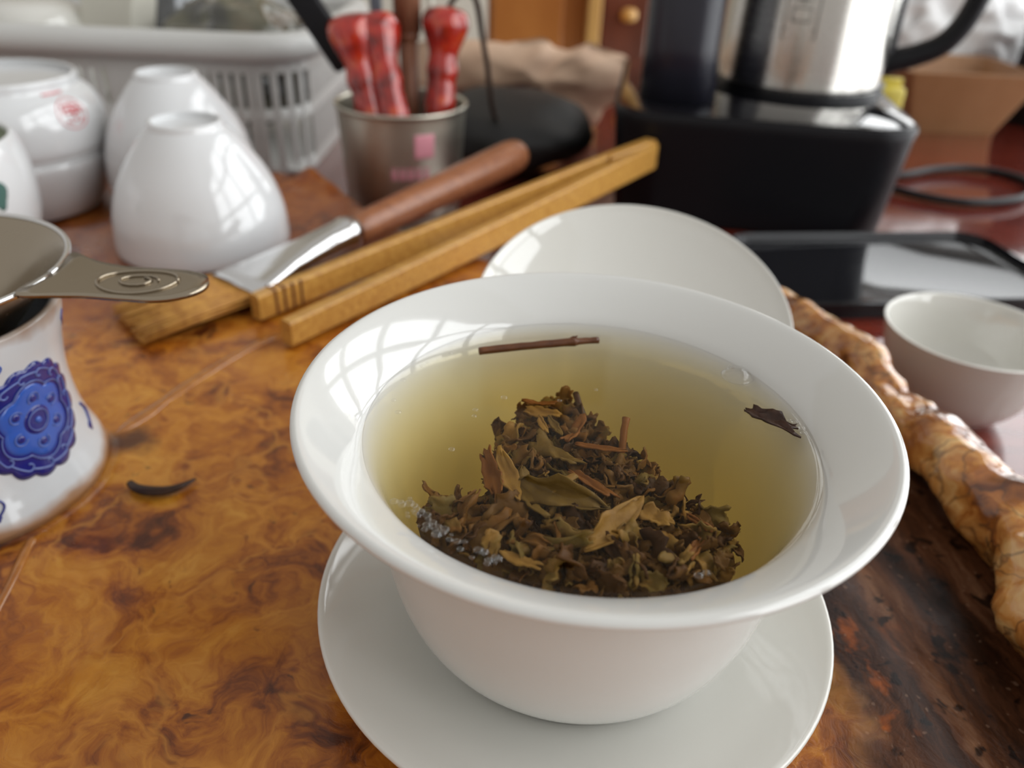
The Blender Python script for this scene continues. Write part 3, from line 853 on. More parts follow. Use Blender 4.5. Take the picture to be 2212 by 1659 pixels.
def surf_line(pts, r, surf, h, n=6, closed=False):
    P = [surf(u, v, h) for u, v in pts]
    if closed: P.append(P[0])
    return tube(P, r, n)
med = mk('flower_medallion', patch(scallop(13.2, 16, 1.0, 128), .35, on_stand, rings=10), M_BLUE1, stand)
mk('flower', patch(scallop(8.2, 6, 1.5, 96), .55, on_stand, rings=7), M_BLUE2, med)
mk('flower_outline', surf_line(scallop(8.4, 6, 1.6, 96), .16, on_stand, .6, closed=True), M_BLUE3, med)
mk('flower_heart', patch([(3.9 * cos(t), 3.9 * sin(t)) for t in [2 * pi * k / 40 for k in range(40)]], .8, on_stand, rings=4), M_BLUE1, med)
mk('heart_ring', surf_line([(2.5 * cos(t), 2.5 * sin(t)) for t in [2 * pi * k / 40 for k in range(40)]], .14, on_stand, .9, closed=True), M_BLUE3, med)
mk('heart_bead', patch([(.9 * cos(t), .9 * sin(t)) for t in [2 * pi * k / 20 for k in range(20)]], 1.25, on_stand, rings=3), M_BLUE2, med)
for k in range(6):
    a = 2 * pi * k / 6 + .45
    cu, cv = 5.6 * cos(a), 5.6 * sin(a)
    mk('petal_bead', patch([(cu + 1.1 * cos(t), cv + 1.1 * sin(t)) for t in [2 * pi * q / 18 for q in range(18)]], .85, on_stand, rings=3), M_BLUE1, med)
    mk('petal_loop', surf_line([(cu + 1.45 * cos(t), cv + 1.45 * sin(t)) for t in [a - 2.3 + 4.6 * q / 14 for q in range(15)]], .13, on_stand, .7), M_BLUE3, med)
for k in range(15):
    a0 = 2 * pi * k / 15
    pts = [((11.6 + .05 * q) * cos(a0 - .34 + .0309 * q), (11.6 + .05 * q) * sin(a0 - .34 + .0309 * q)) for q in range(12)]
    c = (11.05 * cos(a0), 11.05 * sin(a0))
    pts += [(c[0] + (1.1 - .06 * q) * cos(a0 + .42 * q), c[1] + (1.1 - .06 * q) * sin(a0 + .42 * q)) for q in range(1, 10)]
    mk('wave_curl', surf_line(pts, .22, on_stand, .42), M_BLUE3, med)
def spray(az, z, sc, flip=1):
    s = lambda u, v, h: on_stand(u, v, h, az, z)
    pts = [(flip * sc * (1.4 * sin(t * 1.2)), sc * (2.4 - 1.6 * t)) for t in [q * .35 for q in range(10)]]
    return join(surf_line(pts, .35 * sc, s, .06), patch([(sc * (.9 * cos(t) * (1 + .3 * sin(3 * t))) + pts[-1][0], sc * .9 * sin(t) + pts[-1][1]) for t in [2 * pi * q / 16 for q in range(16)]], .10, s, rings=3))
mk('blue_spray', spray(22, 13.5, 1.25), M_BLUE1, stand)
mk('blue_spray', spray(20, 41.5, .75, -1), M_BLUE1, stand)
mk('blue_spray', spray(-46, 8.5, .9), M_BLUE1, stand)
mk('blue_spray', spray(-28, 40.5, .6), M_BLUE2, stand)

st = thing('tea_strainer', 'steel tea strainer with a flat handle resting on the porcelain stand', 'strainer', (SX + 2, SY, 38))
cz = 57.0; CX, CY = -146.5, 40.0
mk('bowl', lathe([(0, 30), (6, 30.2), (12, 34), (18, 42), (25, 50), (30, 55.2), (32.2, 57.2), (33.0, 57.4), (32.8, 56.6), (30.8, 54.6), (25.6, 49.2), (18.6, 41), (12.6, 33), (6.4, 29.2), (0, 29)], (CX, CY, 0), 80), M_STRAINER, st)
mk('rim', tube([(CX + 32.8 * cos(t), CY + 32.8 * sin(t), 57.3) for t in [2 * pi * k / 72 for k in range(73)]], .7, 8), M_CHROME, st)
hd = [(-113.5, 50.5), (-108, 48.6), (-101, 47.6), (-93, 47.2), (-86, 45.6), (-81, 42.4), (-79.2, 38.2), (-80.2, 34.4), (-84, 32.0), (-89, 31.6), (-95, 32.6), (-103, 32.8), (-109, 31.0), (-114.5, 28.8), (-115.2, 34), (-114.2, 40), (-114.0, 46)]
ho = catmull([(x, y, 0) for x, y in hd], 5, True)
def hz(x): return 57.2 - 1.6 * sin(pi * max(0, min(1, (x + 115) / 36))) + .6
hm = patch([(p.x, p.y) for p in ho], 0, lambda u, v, h: Vector((u, v, hz(u) + (1.1 if h < 0 else 0) * -1 + .25 * (abs(v - 40) / 8) ** 2)), 0, 6)
hdl = mk('handle', hm, M_STRAINER, st); mod = hdl.modifiers.new('s', 'SOLIDIFY'); mod.thickness = .0009
hs = lambda u, v, h: Vector((u, v, hz(u) + h))
mk('embossed_ring', surf_line([(-95 + 8.5 * cos(t), 40 + 5.6 * sin(t)) for t in [2 * pi * k / 40 for k in range(40)]], .38, hs, .25, closed=True), M_STRAINER, hdl)
mk('embossed_swirl', surf_line([(-95.4 + (4.6 - .26 * k * .5) * cos(.5 * k), 40.6 + (3 - .17 * k * .5) * sin(.5 * k)) for k in range(16)], .34, hs, .2), M_STRAINER, hdl)

# spilled water round the foot of the stand
def puddle():
    V, Fc = [], []; n = 60
    rr = [(30.3, .25), (31.6, .95), (32.8, .75), (34.0, .02)]
    for q, (r, z) in enumerate(rr):
        for k in range(n):
            a = radians(-95 + 150 * k / (n - 1)); e = sin(pi * k / (n - 1)) ** .4
            rad = 30.3 + (r - 30.3) * e * (.9 + .55 * noise.noise(Vector((a * 3, 2, 0))))
            V.append((SX + rad * cos(a), SY + rad * sin(a), z * e + .35))
    for q in range(3):
        for k in range(n - 1): Fc.append([q * n + k, q * n + k + 1, (q + 1) * n + k + 1, (q + 1) * n + k])
    return V, Fc
o = single('water_puddle', puddle(), M_WATER, (SX + 25, SY - 20, 0), 'thin puddle of water along the foot of the strainer stand', 'puddle')
mod = o.modifiers.new('s', 'SOLIDIFY'); mod.thickness = .0003
single('dry_leaf', tube([(-108.8, 39.4, 1.0), (-106.5, 37.4, 1.1), (-103, 36.2, 1.3), (-99, 36.4, 1.3), (-96, 38.2, 1.2), (-93.2, 42, .9)], [.9, 1.3, 1.6, 1.5, 1.1, .4], 10, 4, .6), M_LDARK, (-100, 37, 0), 'curved dark tea leaf lying on the burl wood beside the stand', 'tea leaf')

# ------------------------------------------------------------------ white cups on the left
def cup_inv(loc, s, label):
    x, y, z = loc
    pr = [(34.0, 0), (34.5, .6), (34.5, 5.5), (33.4, 15.5), (29.0, 28), (21.2, 40), (16.6, 45.6), (14.6, 47.6), (14.2, 49.2), (13.4, 50), (12.2, 49.6), (11.8, 47.4), (0, 47.0)]
    inn = [(0, 44.6), (14, 44), (20, 38.6), (27.6, 26.8), (31.8, 14.8), (33.0, 5), (33.4, .5)]
    o = thing('inverted_cup', label, 'cup', loc, 'white cups turned upside down')
    mk('cup_wall', lathe([(r * s, zz * s) for r, zz in pr[:9]] + [(13.4 * s, 50 * s), (12.4 * s, 49.8 * s), (11.8 * s, 47.6 * s), (0, 47 * s)], loc, 80), M_PORC2, o)
    mk('cup_inside', lathe([(r * s, zz * s) for r, zz in inn], loc, 64), M_PORC2, o)
    return o
cup_inv((-146, 199, .2), 1.0, 'nearer upside down white egg shaped cup, in front of the other')
cup_inv((-185, 279, .6), 1.02, 'farther upside down white egg shaped cup, half hidden by its twin')

ax, ay = -262, 270; az_ = -13.2
low = thing('lower_cup', 'white barrel shaped cup at the bottom of the stacked pair', 'cup', (ax, ay, az_))
mk('cup_wall', lathe([(0, 1), (30, 1), (31, 0), (33, .2), (34.6, 2.5), (37.6, 9), (40.6, 18), (42.2, 24.6), (42.0, 27.2), (41.4, 28.2), (40.6, 27.6), (39.4, 18), (35.6, 8), (30, 5), (0, 4.6)], (ax, ay, az_), 80), M_PORC2, low)
up = thing('upper_cup', 'white cup with a red seal turned over on top of the stacked pair', 'cup', (ax, ay, az_ + 28.6))
zb = az_ + 28.6
UPP = [(41.4, .1), (42.2, 1.2), (43.4, 4), (43.8, 8), (43.6, 16), (42.2, 21), (39.2, 26.0), (36, 28.6), (34.8, 30.2), (34.8, 33.4), (34.0, 34.4), (32.6, 34.0), (32.2, 31.6), (0, 31)]
mk('cup_wall', lathe(UPP, (ax, ay, zb), 80), M_PORC2, up)
mk('cup_inside', lathe([(0, 29), (33, 28), (39, 22), (41.4, 14), (42, 4), (42.4, .2)], (ax, ay, zb), 64), M_PORC2, up)
def on_up(u, v, h):
    z = zb + 21.5 + v; zz = 21.5 + v; r = UPP[-1][0]
    pts = UPP[:9]; r = 34.8
    for (r0, z0), (r1, z1) in zip(pts, pts[1:]):
        if z0 <= zz <= z1: r = r0 + (r1 - r0) * (zz - z0) / max(z1 - z0, 1e-6)
    a = radians(-18.5) + u / 42
    return Vector((ax + (r + h) * cos(a), ay + (r + h) * sin(a), z))
seal = mk('red_seal', surf_line([(7.5 * cos(t), 6.4 * sin(t) - 1) for t in [2 * pi * k / 36 for k in range(36)]], .28, on_up, .1, closed=True), M_REDINK, up)
mk('seal_bar', surf_line([(-9 + 1.2 * k, 7.6) for k in range(11)], .45, on_up, .1), M_REDINK, seal)
for pts in ([(-4, 2.4), (-1, 3.0), (4, 2.2)], [(-4.6, .6), (0, 1.0), (5, .4)], [(-3, -.8), (0, -.6), (4.6, -1)], [(0, 3), (.4, 0), (.6, -4.2)], [(-3.8, 2.6), (-4.4, -1)], [(4, 2.4), (4.8, -1.2)], [(-4, -3.6), (-1.4, -4.6)], [(2, -4.8), (4.4, -3.6)]):
    mk('seal_stroke', surf_line([(p.x, p.y) for p in catmull([(a, b, 0) for a, b in pts], 4)], .55, on_up, .1), M_REDINK, seal)

lc = thing('small_cup', 'small white cup with a green leaf mark at the left edge', 'cup', (-235, 165, .4))
mk('cup_wall', lathe([(0, 1), (26, 1), (28, 0), (30, .4), (34, 6), (37.4, 16), (38.5, 27), (38.0, 36), (36.4, 43), (34.6, 47), (33.4, 47.2), (33.0, 46)], (-235, 165, .4), 80), M_PORC2, lc)
mk('cup_inside', lathe([(33.0, 46), (34.8, 42), (36.2, 34), (36.4, 26), (35, 16), (30, 7), (0, 5)], (-235, 165, .4), 64), M_CELADON, lc)
def on_lc(u, v, h):
    a = radians(-16) + u / 38; return Vector((-235 + (38.4 + h) * cos(a), 165 + (38.4 + h) * sin(a), 32 + v))
mk('green_mark', patch([(3.6 * cos(t) * (1 + .2 * sin(3 * t)), 5.4 * sin(t)) for t in [2 * pi * k / 24 for k in range(24)]], .15, on_lc, rings=4), M_GREEN, lc)

# ------------------------------------------------------------------ tea brush
br = thing('tea_brush', 'flat tea brush with a round brown handle and silver ferrule', 'brush', (-100, 165, 0))
ha, hb = Vector((-83.6, 190.5, 9.2)), Vector((-15.5, 312, 10.5))
hdv = (hb - ha).normalized()
hp = [ha + hdv * t * (hb - ha).length for t in (0, .25, .5, .75, .9, .96, .99, 1.0)]
mk('handle', tube(hp, [6.2, 7.0, 7.8, 8.6, 8.9, 8.4, 7.0, 3.5], 28, 3), M_BRUSHWOOD, br)
cl, crr = Vector((-124.5, 155.5, 4.5)), Vector((-107.2, 134.2, 4.5))
cm = (cl + crr) / 2; fdir = (ha - cm).normalized(); wdir = (crr - cl).normalized()
rings = []
for t, hw, hh in ((1.06, 6.3, 6.3), (1.0, 7.0, 7.0), (.97, 7.0, 7.0), (.95, 6.5, 6.5), (.8, 6.8, 6.4), (.6, 7.6, 5.8), (.4, 9.4, 5.0), (.25, 11.4, 4.2), (.12, 13.0, 3.7), (.0, 13.7, 3.4)):
    c = cm + (ha - cm) * t; s = wdir - fdir * wdir.dot(fdir); s.normalize(); upv = s.cross(fdir); upv = upv if upv.z > 0 else -upv
    e = .55 if hw > 9 else .8
    rings.append([c + s * (hw * math.copysign(abs(cos(a)) ** e, cos(a))) + upv * (hh * math.copysign(abs(sin(a)) ** e, sin(a))) for a in [2 * pi * k / 32 for k in range(32)]])
mk('ferrule', loft(rings), M_CHROME, br)
el, er = Vector((-152.8, 129.6, 2.4)), Vector((-133.8, 108.2, 2.4))
M_BRIST = m_grain('golden_bristle', (.34, .13, .022), (.66, .34, .07), .5, (30, 30, 30), .05)
bb = []
rn = random.Random(4)
for q in range(3):
    for k in range(26):
        t = (k + .5) / 26; a = cl.lerp(crr, .03 + .94 * t); b = el.lerp(er, t)
        dz = (q - 1) * 1.7
        p0 = a + Vector((0, 0, dz * .8)) + (ha - cm).normalized() * 2; p1 = b + Vector((rn.uniform(-1.2, 1.2), rn.uniform(-1.2, 1.2), dz * .7))
        bb.append(tube([p0, p0.lerp(p1, .5) + Vector((0, 0, .3)), p1], [.62, .62, .4], 5))
setp(mk('bristles', join(*bb), M_BRIST, br), kind='stuff')

# ------------------------------------------------------------------ bamboo tongs
tg = thing('bamboo_tongs', 'long pale bamboo tongs lying beside the brush', 'tongs', (-20, 215, 0))
def bar(a, b, w, h0, h1, z0=.6, arch=0, n=16):
    a, b = Vector((*a, 0)), Vector((*b, 0)); d = (b - a).normalized(); s = Vector((-d.y, d.x, 0)); R = []
    for k in range(n + 1):
        t = k / n; c = a.lerp(b, t) + s * arch * sin(pi * t); h = h0 + (h1 - h0) * t
        zb_ = z0 + t * 2.0; hw = w / 2; r = .7
        R.append([c + s * x + Vector((0, 0, zb_ + z)) for x, z in ((-hw + r, 0), (hw - r, 0), (hw, r), (hw, h - r), (hw - r, h), (-hw + r, h), (-hw, h - r), (-hw, r))])
    return loft(R)
tA, tB, tJ = (-103.5, 129.5), (-88.2, 112.5), (55.5, 323)
armA = auto_smooth(mk('arm', bar(tA, (52.6, 327), 5.0, 9.5, 14, arch=0.5), M_BAMBOO, tg))
armB = auto_smooth(mk('arm', bar(tB, (58.2, 322.5), 5.0, 9.0, 14, arch=-1.0), M_BAMBOO, tg))
auto_smooth(mk('joint', bar((30, 297.5), (56.5, 325.5), 7.5, 13.6, 14.0, z0=2.0), M_BAMBOO, tg))
da = (Vector((52.6, 327, 0)) - Vector((*tA, 0))).normalized()
M_GROOVE = pm('burnt_groove', (.12, .03, .008), .6)
for k in range(4):
    c = Vector((*tA, 0)) + da * (7 + 3.6 * k)
    mk('carved_band', bevbox((1.0, 5.3, 9.9), (c.x, c.y, 5.5), .1, 1, Matrix.Rotation(atan2(da.y, da.x), 4, 'Z')), M_GROOVE, armA, smooth=False)

# ------------------------------------------------------------------ tin with tools
kx, ky = -81, 331
tin = thing('tool_tin', 'champagne coloured metal tin holding red handled tools', 'tin', (kx, ky, TZ))
mk('wall', lathe([(0, 1), (29, 1), (30.4, 1.6), (31, 3), (32.4, 20), (33.8, 42), (35.0, 60), (35.9, 61.4), (36.2, 62.6), (35.6, 63.4), (34.6, 62.6), (34.2, 60), (32.9, 42), (31.4, 20), (29.6, 4), (0, 3)], (kx, ky, TZ), 80), M_CAN, tin)
def on_tin(az, zc):
    def s(u, v, h):
        z = zc + v; r = 31 + (z - TZ - 3) * 4 / 57 + h; a = radians(az) + u / 33
        return Vector((kx + r * cos(a), ky + r * sin(a), z))
    return s
def sq(w, h, n=6):
    o = []
    for k in range(n): o.append((-w / 2 + w * k / n, -h / 2))
    for k in range(n): o.append((w / 2, -h / 2 + h * k / n))
    for k in range(n): o.append((w / 2 - w * k / n, h / 2))
    for k in range(n): o.append((-w / 2, h / 2 - h * k / n))
    return o
mk('pink_label', patch(sq(10.5, 12.5), .2, on_tin(-62, 15), .2), M_PINK, tin)
for k in range(5):
    mk('pink_lettering', patch(sq(2.9, 4.6), .2, on_tin(-90 + 7.5 * k, -.5), .2, 3), M_PINK, tin)
    mk('pink_lettering', patch(sq(3.4, 1.0), .25, on_tin(-90 + 7.5 * k, 3.2), .25, 3), M_PINK, tin)

def gourd(a, b, s, label):
    A, B = Vector(a), Vector(b); d = (B - A).normalized(); L = (B - A).length
    o = thing('tea_pick', label, 'tea pick', tuple(A), 'red handled picks in the tin')
    q = Vector((0, 0, 1)).rotation_difference(d).to_matrix().to_4x4(); q.translation = A
    pr = [(0, -14), (5.6, -14), (6.6, -12), (7.0, -4), (6.7, 2), (6.4, .18 * L), (7.2, .30 * L), (6.4, .44 * L), (6.8, .52 * L), (9.6, .72 * L), (10.4, .84 * L), (8.6, .955 * L), (4, L), (0, L)]
    mk('handle', xf(lathe([(r * s, z) for r, z in pr], n=32), q), M_REDGLOSS, o)
    mk('ferrule', xf(lathe([(0, -20), (4.2, -20), (4.8, -17), (5, -12), (0, -12)], n=20, smooth_prof=0), q), M_CHROME, o)
    mk('spike', xf(lathe([(0, -48), (.6, -46), (1.5, -20), (0, -19)], n=10, smooth_prof=0), q), M_CHROME, o)
gourd((-96, 318, 30), (-106, 326, 74), 1.2, 'left red lacquered gourd handled pick in the tin')
gourd((-83, 315, 31), (-93.5, 331, 74), 1.16, 'middle red lacquered gourd handled pick, touching the left one')
gourd((-60, 336, 33), (-57, 345, 77), 1.22, 'right red lacquered gourd handled pick standing apart in the tin')
def rod(name, a, b, r, mat, label, cat, flat=1):
    return single(name, tube([a, Vector(a).lerp(Vector(b), .5), b], [r, r, r], 14, 0, flat), mat, a, label, cat)
sk = thing('wooden_stick', 'brown wooden stick standing in the tin between the red handles', 'stick', (-76, 338, -20))
mk('shaft', tube([(-75, 338, -24), (-77, 341, 30), (-78, 345, 62)], [4.6, 4.8, 5.2], 18), M_STICK, sk)
mk('collar', tube([(-78, 345, 60), (-78.2, 345.5, 64)], [6.4, 6.4], 18), M_STICK, sk)
mk('grip', tube([(-78.2, 345.5, 64), (-79, 348, 120)], [7.4, 7.4], 18), M_STICK, sk)
rod('grey_rod', (-92, 352, -22), (-97, 350, 120), 3.4, M_GREYROD, 'thin grey rod standing behind the red handles', 'rod')
rod('pale_stick', (-66, 330, -24), (-66, 352, 82), 1.7, M_CARTON, 'thin pale stick standing in the tin', 'stick')
bs = thing('black_spatula', 'black flat handled spatula leaning left out of the tin', 'spatula', (-104, 336, 0))
mk('grip', bevbox((15, 7, 92), (-134, 333, 86), 2.5, 3, Matrix.Rotation(radians(-33), 4, 'Y')), M_BLACK, bs)
mk('blade', tube([(-108, 330, 47), (-97, 332, 18), (-92, 334, -22)], [2.4, 2.2, 2.2], 10), M_BLACK, bs)
stp = [(-62, 352, 66), (-54, 354, 80), (-47, 356, 84), (-42, 360, 78), (-39, 366, 60), (-36, 374, 42), (-34, 382, 22), (-30, 396, 4), (-22, 412, -10)]
single('brown_strap', tube(stp, [2.6, 3.4, 3.4, 3.0, 2.7, 2.6, 2.6, 3, 3], 10, 4, .45), M_STRAP, (-34, 382, 0), 'dark brown strap hanging from the tin down to the black pouch', 'strap')

# ------------------------------------------------------------------ paper, pouch
single('black_pouch', crumple((-22, 438, -7), (54, 66, 24), 4, .12, 4, 1.3, False), M_DARKCLOTH, (8, 470, TZ), 'soft black pouch lying on the red table behind the tin', 'pouch')
def paper():
    outl = [(-92, 38), (-58, 43), (-28, 42), (-4, 45), (8, 39), (20, 37), (30, 43), (42, 38), (52, 34), (60, 20), (54, 10), (46, 2), (40, -12), (31, -17), (24, -15), (16, -5), (4, 1), (-12, 6), (-30, 10), (-56, 8), (-94, 10)]
    o = [(p.x, p.y) for p in catmull([(a, b, 0) for a, b in outl], 4, True)]
    n = len(o); o = [(u * 1.086 + 1.2 + (6 if u > 45 else 0), (v - 130) * 1.086 + 129.6) for u, v in o]
    n = len(o); cu, cv = -6, 12; V, Fc = [], []; R = 9
    for side in (-1, 1):
        for k in range(R + 1):
            s = k / R
            for u, v in o:
                x, z = cu + (u - cu) * s, cv + (v - cv) * s
                bul = (1 - s ** 2.2) * 20 * side
                x2 = x
                y = 526 + bul + 5 * noise.noise(Vector((x * .05, z * .08, side * 3))) * (1 - s * .3) + x * .12
                z += 1.8 * noise.noise(Vector((x * .11, z * .1, 7)))
                V.append((x2, y, z))
    m = (R + 1) * n
    for sd in (0, 1):
        for k in range(R):
            for i in range(n):
                j = (i + 1) % n; a, b = sd * m + k * n, sd * m + (k + 1) * n
                Fc.append([a + i, b + i, b + j, a + j])
    for i in range(n):
        j = (i + 1) % n; a, b = R * n, m + R * n
        Fc.append([a + i, b + i, b + j, a + j])
    return V, Fc
single('paper_wrapper', paper(), M_PAPER, (0, 526, TZ), 'crumpled tan paper wrapper standing behind the black pouch', 'wrapper')

# ------------------------------------------------------------------ white basket
bk = thing('plastic_basket', 'white slatted plastic basket behind the upturned cups', 'basket', (-315, 480, TZ))
bx0, bx1, by0, by1, bz0, bz1 = -492, -146, 382, 590, TZ, 46
cxb, cyb = (bx0 + bx1) / 2, (by0 + by1) / 2
rimo = rrect(bx1 - bx0, by1 - by0, 34, 8)
mk('rim', tube([(cxb + x, cyb + y, bz1) for x, y in rimo] + [(cxb + rimo[0][0], cyb + rimo[0][1], bz1)], 7.6, 14, 0, 1.1), M_BASKET, bk)
ri = rrect(bx1 - bx0 - 12, by1 - by0 - 12, 30, 8)
for nm, za, zb_, tk in (('upper_band', 30, 44, 2.4), ('middle_band', 2, 9, 2.4), ('lower_band', TZ + .2, -24, 2.4)):
    mk(nm, loft([[(cxb + x, cyb + y, za) for x, y in ri], [(cxb + x, cyb + y, zb_) for x, y in ri], [(cxb + x * .985, cyb + y * .975, zb_) for x, y in ri], [(cxb + x * .985, cyb + y * .975, za) for x, y in ri], [(cxb + x, cyb + y, za) for x, y in ri]], False), M_BASKET, bk)
mk('bottom', bevbox((bx1 - bx0 - 20, by1 - by0 - 20, 3), (cxb, cyb, TZ + 2), 1), M_BASKET, bk)
mk('corner_panel', bevbox((62, 2.2, 64), (bx1 - 92, by0 + 6.5, 5), .6), M_BASKET, bk)
slat0 = mk('slat', bevbox((4.2, 2.4, 66), (bx0 + 40, by0 + 7, 4), .5, 1), M_BASKET, bk, smooth=False)
sl = slat0.data
for k in range(1, 40):
    x = 7.1 * k
    if x > (bx1 - bx0) - 76: break
    o = slat0.copy(); COL.objects.link(o); o.location = Vector((x, 0, 0)) * MM
sr = mk('slat', bevbox((2.4, 4.2, 66), (bx1 - 7, by0 + 36, 4), .5, 1), M_BASKET, bk, smooth=False)
for k in range(1, 20):
    o = sr.copy(); COL.objects.link(o); o.location = Vector((0, 7.1 * k, 0)) * MM
for k in range(4):      # slats round the near corner
    a = radians(-90 + 18 * (k + .5) * 1.05)
    mk('slat', bevbox((4.2, 2.4, 66), (bx1 - 36 + 29 * cos(a), by0 + 36 + 29 * sin(a), 4), .5, 1, Matrix.Rotation(a + pi / 2, 4, 'Z')), M_BASKET, bk, smooth=False)
single('basket_bowl', lathe([(0, 56), (20, 55), (30, 50), (36, 38), (40, 20), (42, 2), (42.6, 0), (41.6, 0), (40, 4), (38, 20), (34, 37), (28, 48), (0, 52)], (-340, 446, 4), 56), M_CREAM, (-340, 446, 4), 'cream bowl turned over inside the white basket', 'bowl')
single('cream_carton', bevbox((34, 40, 90), (-294, 462, 30), 2, 2, Matrix.Rotation(.25, 4, 'Y')), M_CARTON, (-294, 462, -15), 'pale cream carton standing in the white basket', 'carton', smooth=False)
single('tea_bag', crumple((-216, 478, 20), (48, 40, 38), 2, .3, 5, 1.5), M_OLIVEBAG, (-220, 470, TZ), 'shiny plastic bag of dark tea leaning in the white basket', 'bag')
single('grey_packet', crumple((-276, 530, 24), (20, 26, 42), 6, .22, 4, 1.5), pm('grey_foil', (.16, .165, .17), .25, .5), (-268, 492, TZ), 'dark grey foil packet between the carton and the tea bag', 'packet')

# ------------------------------------------------------------------ kettle station
ks = thing('kettle_station', 'black electric kettle base with a tall side column', 'kettle base', (122, 405, TZ))
KR = Matrix.Rotation(radians(-8), 3, 'Z')
def ring(w, d, r, c, z): return [Vector((c[0], c[1], z)) + KR @ Vector((x, y, 0)) for x, y in rrect(w, d, r, 8)]
bc = (129, 409)
mk('body', loft([ring(150, 172, 22, bc, TZ), ring(154, 176, 24, bc, TZ + 2), ring(164, 184, 26, bc, 24), ring(166, 186, 27, bc, 28.5), ring(164, 184, 26, bc, 30.5)]), M_BLACK, ks)
auto_smooth(ks.children[0])
mk('glass_top', loft([ring(160, 180, 25, bc, 30.2), ring(160, 180, 25, bc, 31.2), ring(158, 178, 24, bc, 31.6)]), M_GLASSBLACK, ks)
auto_smooth(ks.children[1])
mk('column', auto := loft([ring(44, 62, 16, (77, 382), 31.8), ring(42, 60, 16, (76, 382), 60), ring(42, 58, 16, (75, 383), 170), ring(36, 52, 14, (75, 383), 176)]), pm('blue_black_plastic', (.016, .016, .026), .3), ks)
kt = thing('kettle', 'brushed steel kettle with a black loop handle on the black base', 'kettle', (158, 420, 32))
KC = (158, 420, 0)
mk('body', lathe([(0, 36), (48, 36), (50.2, 36.6), (50.6, 40), (50.2, 80), (48.6, 130), (44, 165), (36, 176), (0, 178)], KC, 96), M_STEEL, kt)
mk('base_ring', lathe([(0, 31.8), (50, 31.8), (52.0, 32.4), (52.2, 35), (51.2, 36.6), (50, 37), (0, 37)], KC, 96, 2), M_BLACK, kt)
hd_ = Vector((.985, -.17, 0))
hp_ = [Vector((158, 420, 0)) + hd_ * r + Vector((0, 0, z)) for r, z in ((46, 46), (56, 50), (68, 54), (82, 62), (91, 78), (94, 100), (92, 130), (82, 152), (60, 162), (42, 160))]
mk('handle', tube(hp_, [9, 8.6, 8, 7.8, 7.6, 7.6, 7.6, 8, 8.4, 9], 18, 4, .85), M_BLACK, kt)
mk('handle_mount', tube([Vector((158, 420, 0)) + hd_ * 49 + Vector((0, 0, z)) for z in (42, 60, 100, 150)], [7.5, 6.5, 5.5, 6], 16, 3), M_BLACK, kt)
mk('lid', lathe([(0, 190), (8, 190), (10, 184), (12, 181), (34, 177), (36, 174), (0, 174)], KC, 48, 2), M_BLACK, kt)
mk('spout', tube([(124, 450, 120), (112, 462, 142), (104, 470, 160)], [12, 9, 7], 20, 3), M_STEEL, kt)
M_ETCH = pm('etched_mark', (.10, .095, .085), .5, .6)
def on_k(u, v, h):
    z = 78 + v; r = 50.25 - max(0, z - 80) * .032 + h; a = radians(-112) + u / 50
    return Vector((158 + r * cos(a), 420 + r * sin(a), z))
for pts in ([(-9, -13), (9, -13)], [(-9, -8), (9, -8)], [(-9, -13), (-9, 14)], [(9, -13), (9, 14)], [(-5, -4), (5, -4), (5, 3), (-5, 3), (-5, -4)], [(-5, 7), (5, 7)], [(0, 5), (0, 13)], [(-6, 13), (6, 13)]):
    mk('etched_mark', surf_line([(a, b) for a, b in pts], .5, on_k, .02), M_ETCH, kt)

# black tray in front of the kettle base
tr_ = thing('black_tray', 'shiny black tray with a raised rim in front of the kettle base', 'tray', (172, 262, TZ))
Rz = Matrix.Rotation(radians(8), 4, 'Z'); tc_ = Vector((176, 262, 0))
def tring(w, d, r, z): return [tc_ + Rz @ Vector((x, y, z)) for x, y in rrect(w, d, r, 8)]
auto_smooth(mk('tray_body', loft([tring(146, 82, 14, TZ + .2), tring(152, 88, 16, TZ + 9), tring(148, 84, 14.5, TZ + 9.6), tring(144, 80, 13, TZ + 5.2), tring(142, 78, 12, TZ + 4.8)]), M_TRAY, tr_), 50)

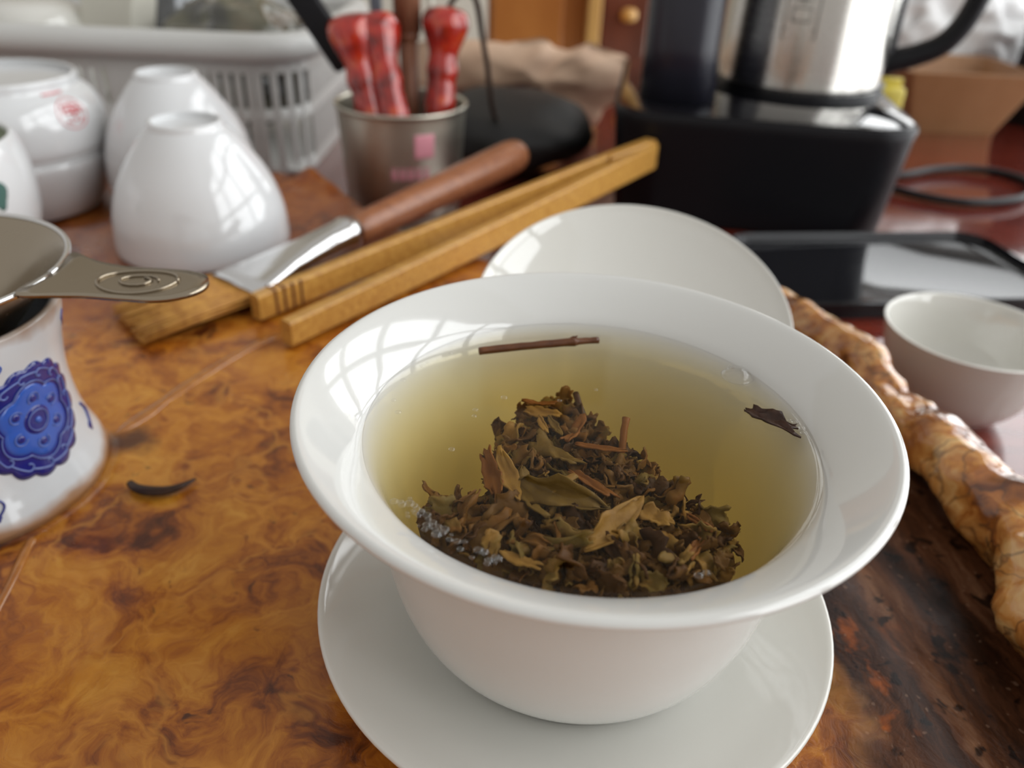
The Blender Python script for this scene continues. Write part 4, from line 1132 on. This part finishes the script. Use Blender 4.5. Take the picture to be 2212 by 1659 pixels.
# ------------------------------------------------------------------ right side things
single('tea_cup', lathe([(0, 1.5), (12, 1.5), (12, 0), (13.2, .2), (14.4, 1.4), (19.6, 5), (24.6, 12), (27.6, 21), (29.4, 29), (30.4, 33.4), (30.6, 34.2), (30.0, 34.4), (29.0, 33), (26.0, 22), (22.8, 13.6), (17.6, 7.4), (9, 4.6), (0, 4.2)], (152.5, 142.5, TZ), 96), M_CREAM, (152.5, 142.5, TZ),
       'small empty white tea cup on the red table beyond the natural edge', 'cup')
def open_box():
    R = []
    for z, w, d, o in ((TZ, 76, 66, 0), (18, 112, 98, 0), (18.6, 111, 97, 0), (18.2, 106, 92, 0), (TZ + 4, 70, 60, 0)):
        R.append([(352 + x, 614 + y, z) for x, y in rrect(w, d, 5, 3)])
    return loft(R)
auto_smooth(single('tan_box', open_box(), M_CARD, (352, 614, TZ), 'tan tapered open box at the far right of the table', 'box'))
single('white_bag', crumple((392, 722, 24), (76, 36, 46), 9, .34, 5, 1.7), M_WHITEBAG, (392, 690, TZ), 'crumpled white plastic bag behind the tan box', 'bag')
jr = thing('black_canister', 'black lidded tea canister at the far right beside the tan box', 'canister', (462, 640, TZ))
mk('jar', lathe([(0, 0), (34, 0), (36, 2), (36, 74), (34.5, 76), (0, 76)], (462, 640, TZ), 48, 2), M_BLACK, jr)
mk('lid', lathe([(0, 76.2), (37, 76.2), (37.4, 78), (37.4, 88), (35, 91), (0, 92)], (462, 640, TZ), 48, 2), M_BLACK, jr)
yc = thing('yellow_packet', 'small yellow packet between the kettle and the tan box', 'packet', (244, 486, TZ))
mk('pack', bevbox((24, 18, 54), (246, 486, TZ + 27), 4, 3), M_YELLOW, yc)
mk('flap', bevbox((20, 4, 6), (246, 486, TZ + 56), 1, 2), M_YELLOW, yc)
cab_pts = [(214, 440, -29.5), (232, 436, -29), (254, 440, -29), (281, 456, -29), (308, 464, -29), (330, 458, -29), (340, 441, -29), (336, 420, -29), (311, 396, -29), (276, 385, -29), (250, 394, -29), (230, 410, -28.5), (214, 420, -28)]
single('power_cable', tube(cab_pts, 2.6, 10, 5), M_BLACK, (276, 420, TZ), 'black power cable looped on the red table by the kettle base', 'cable')
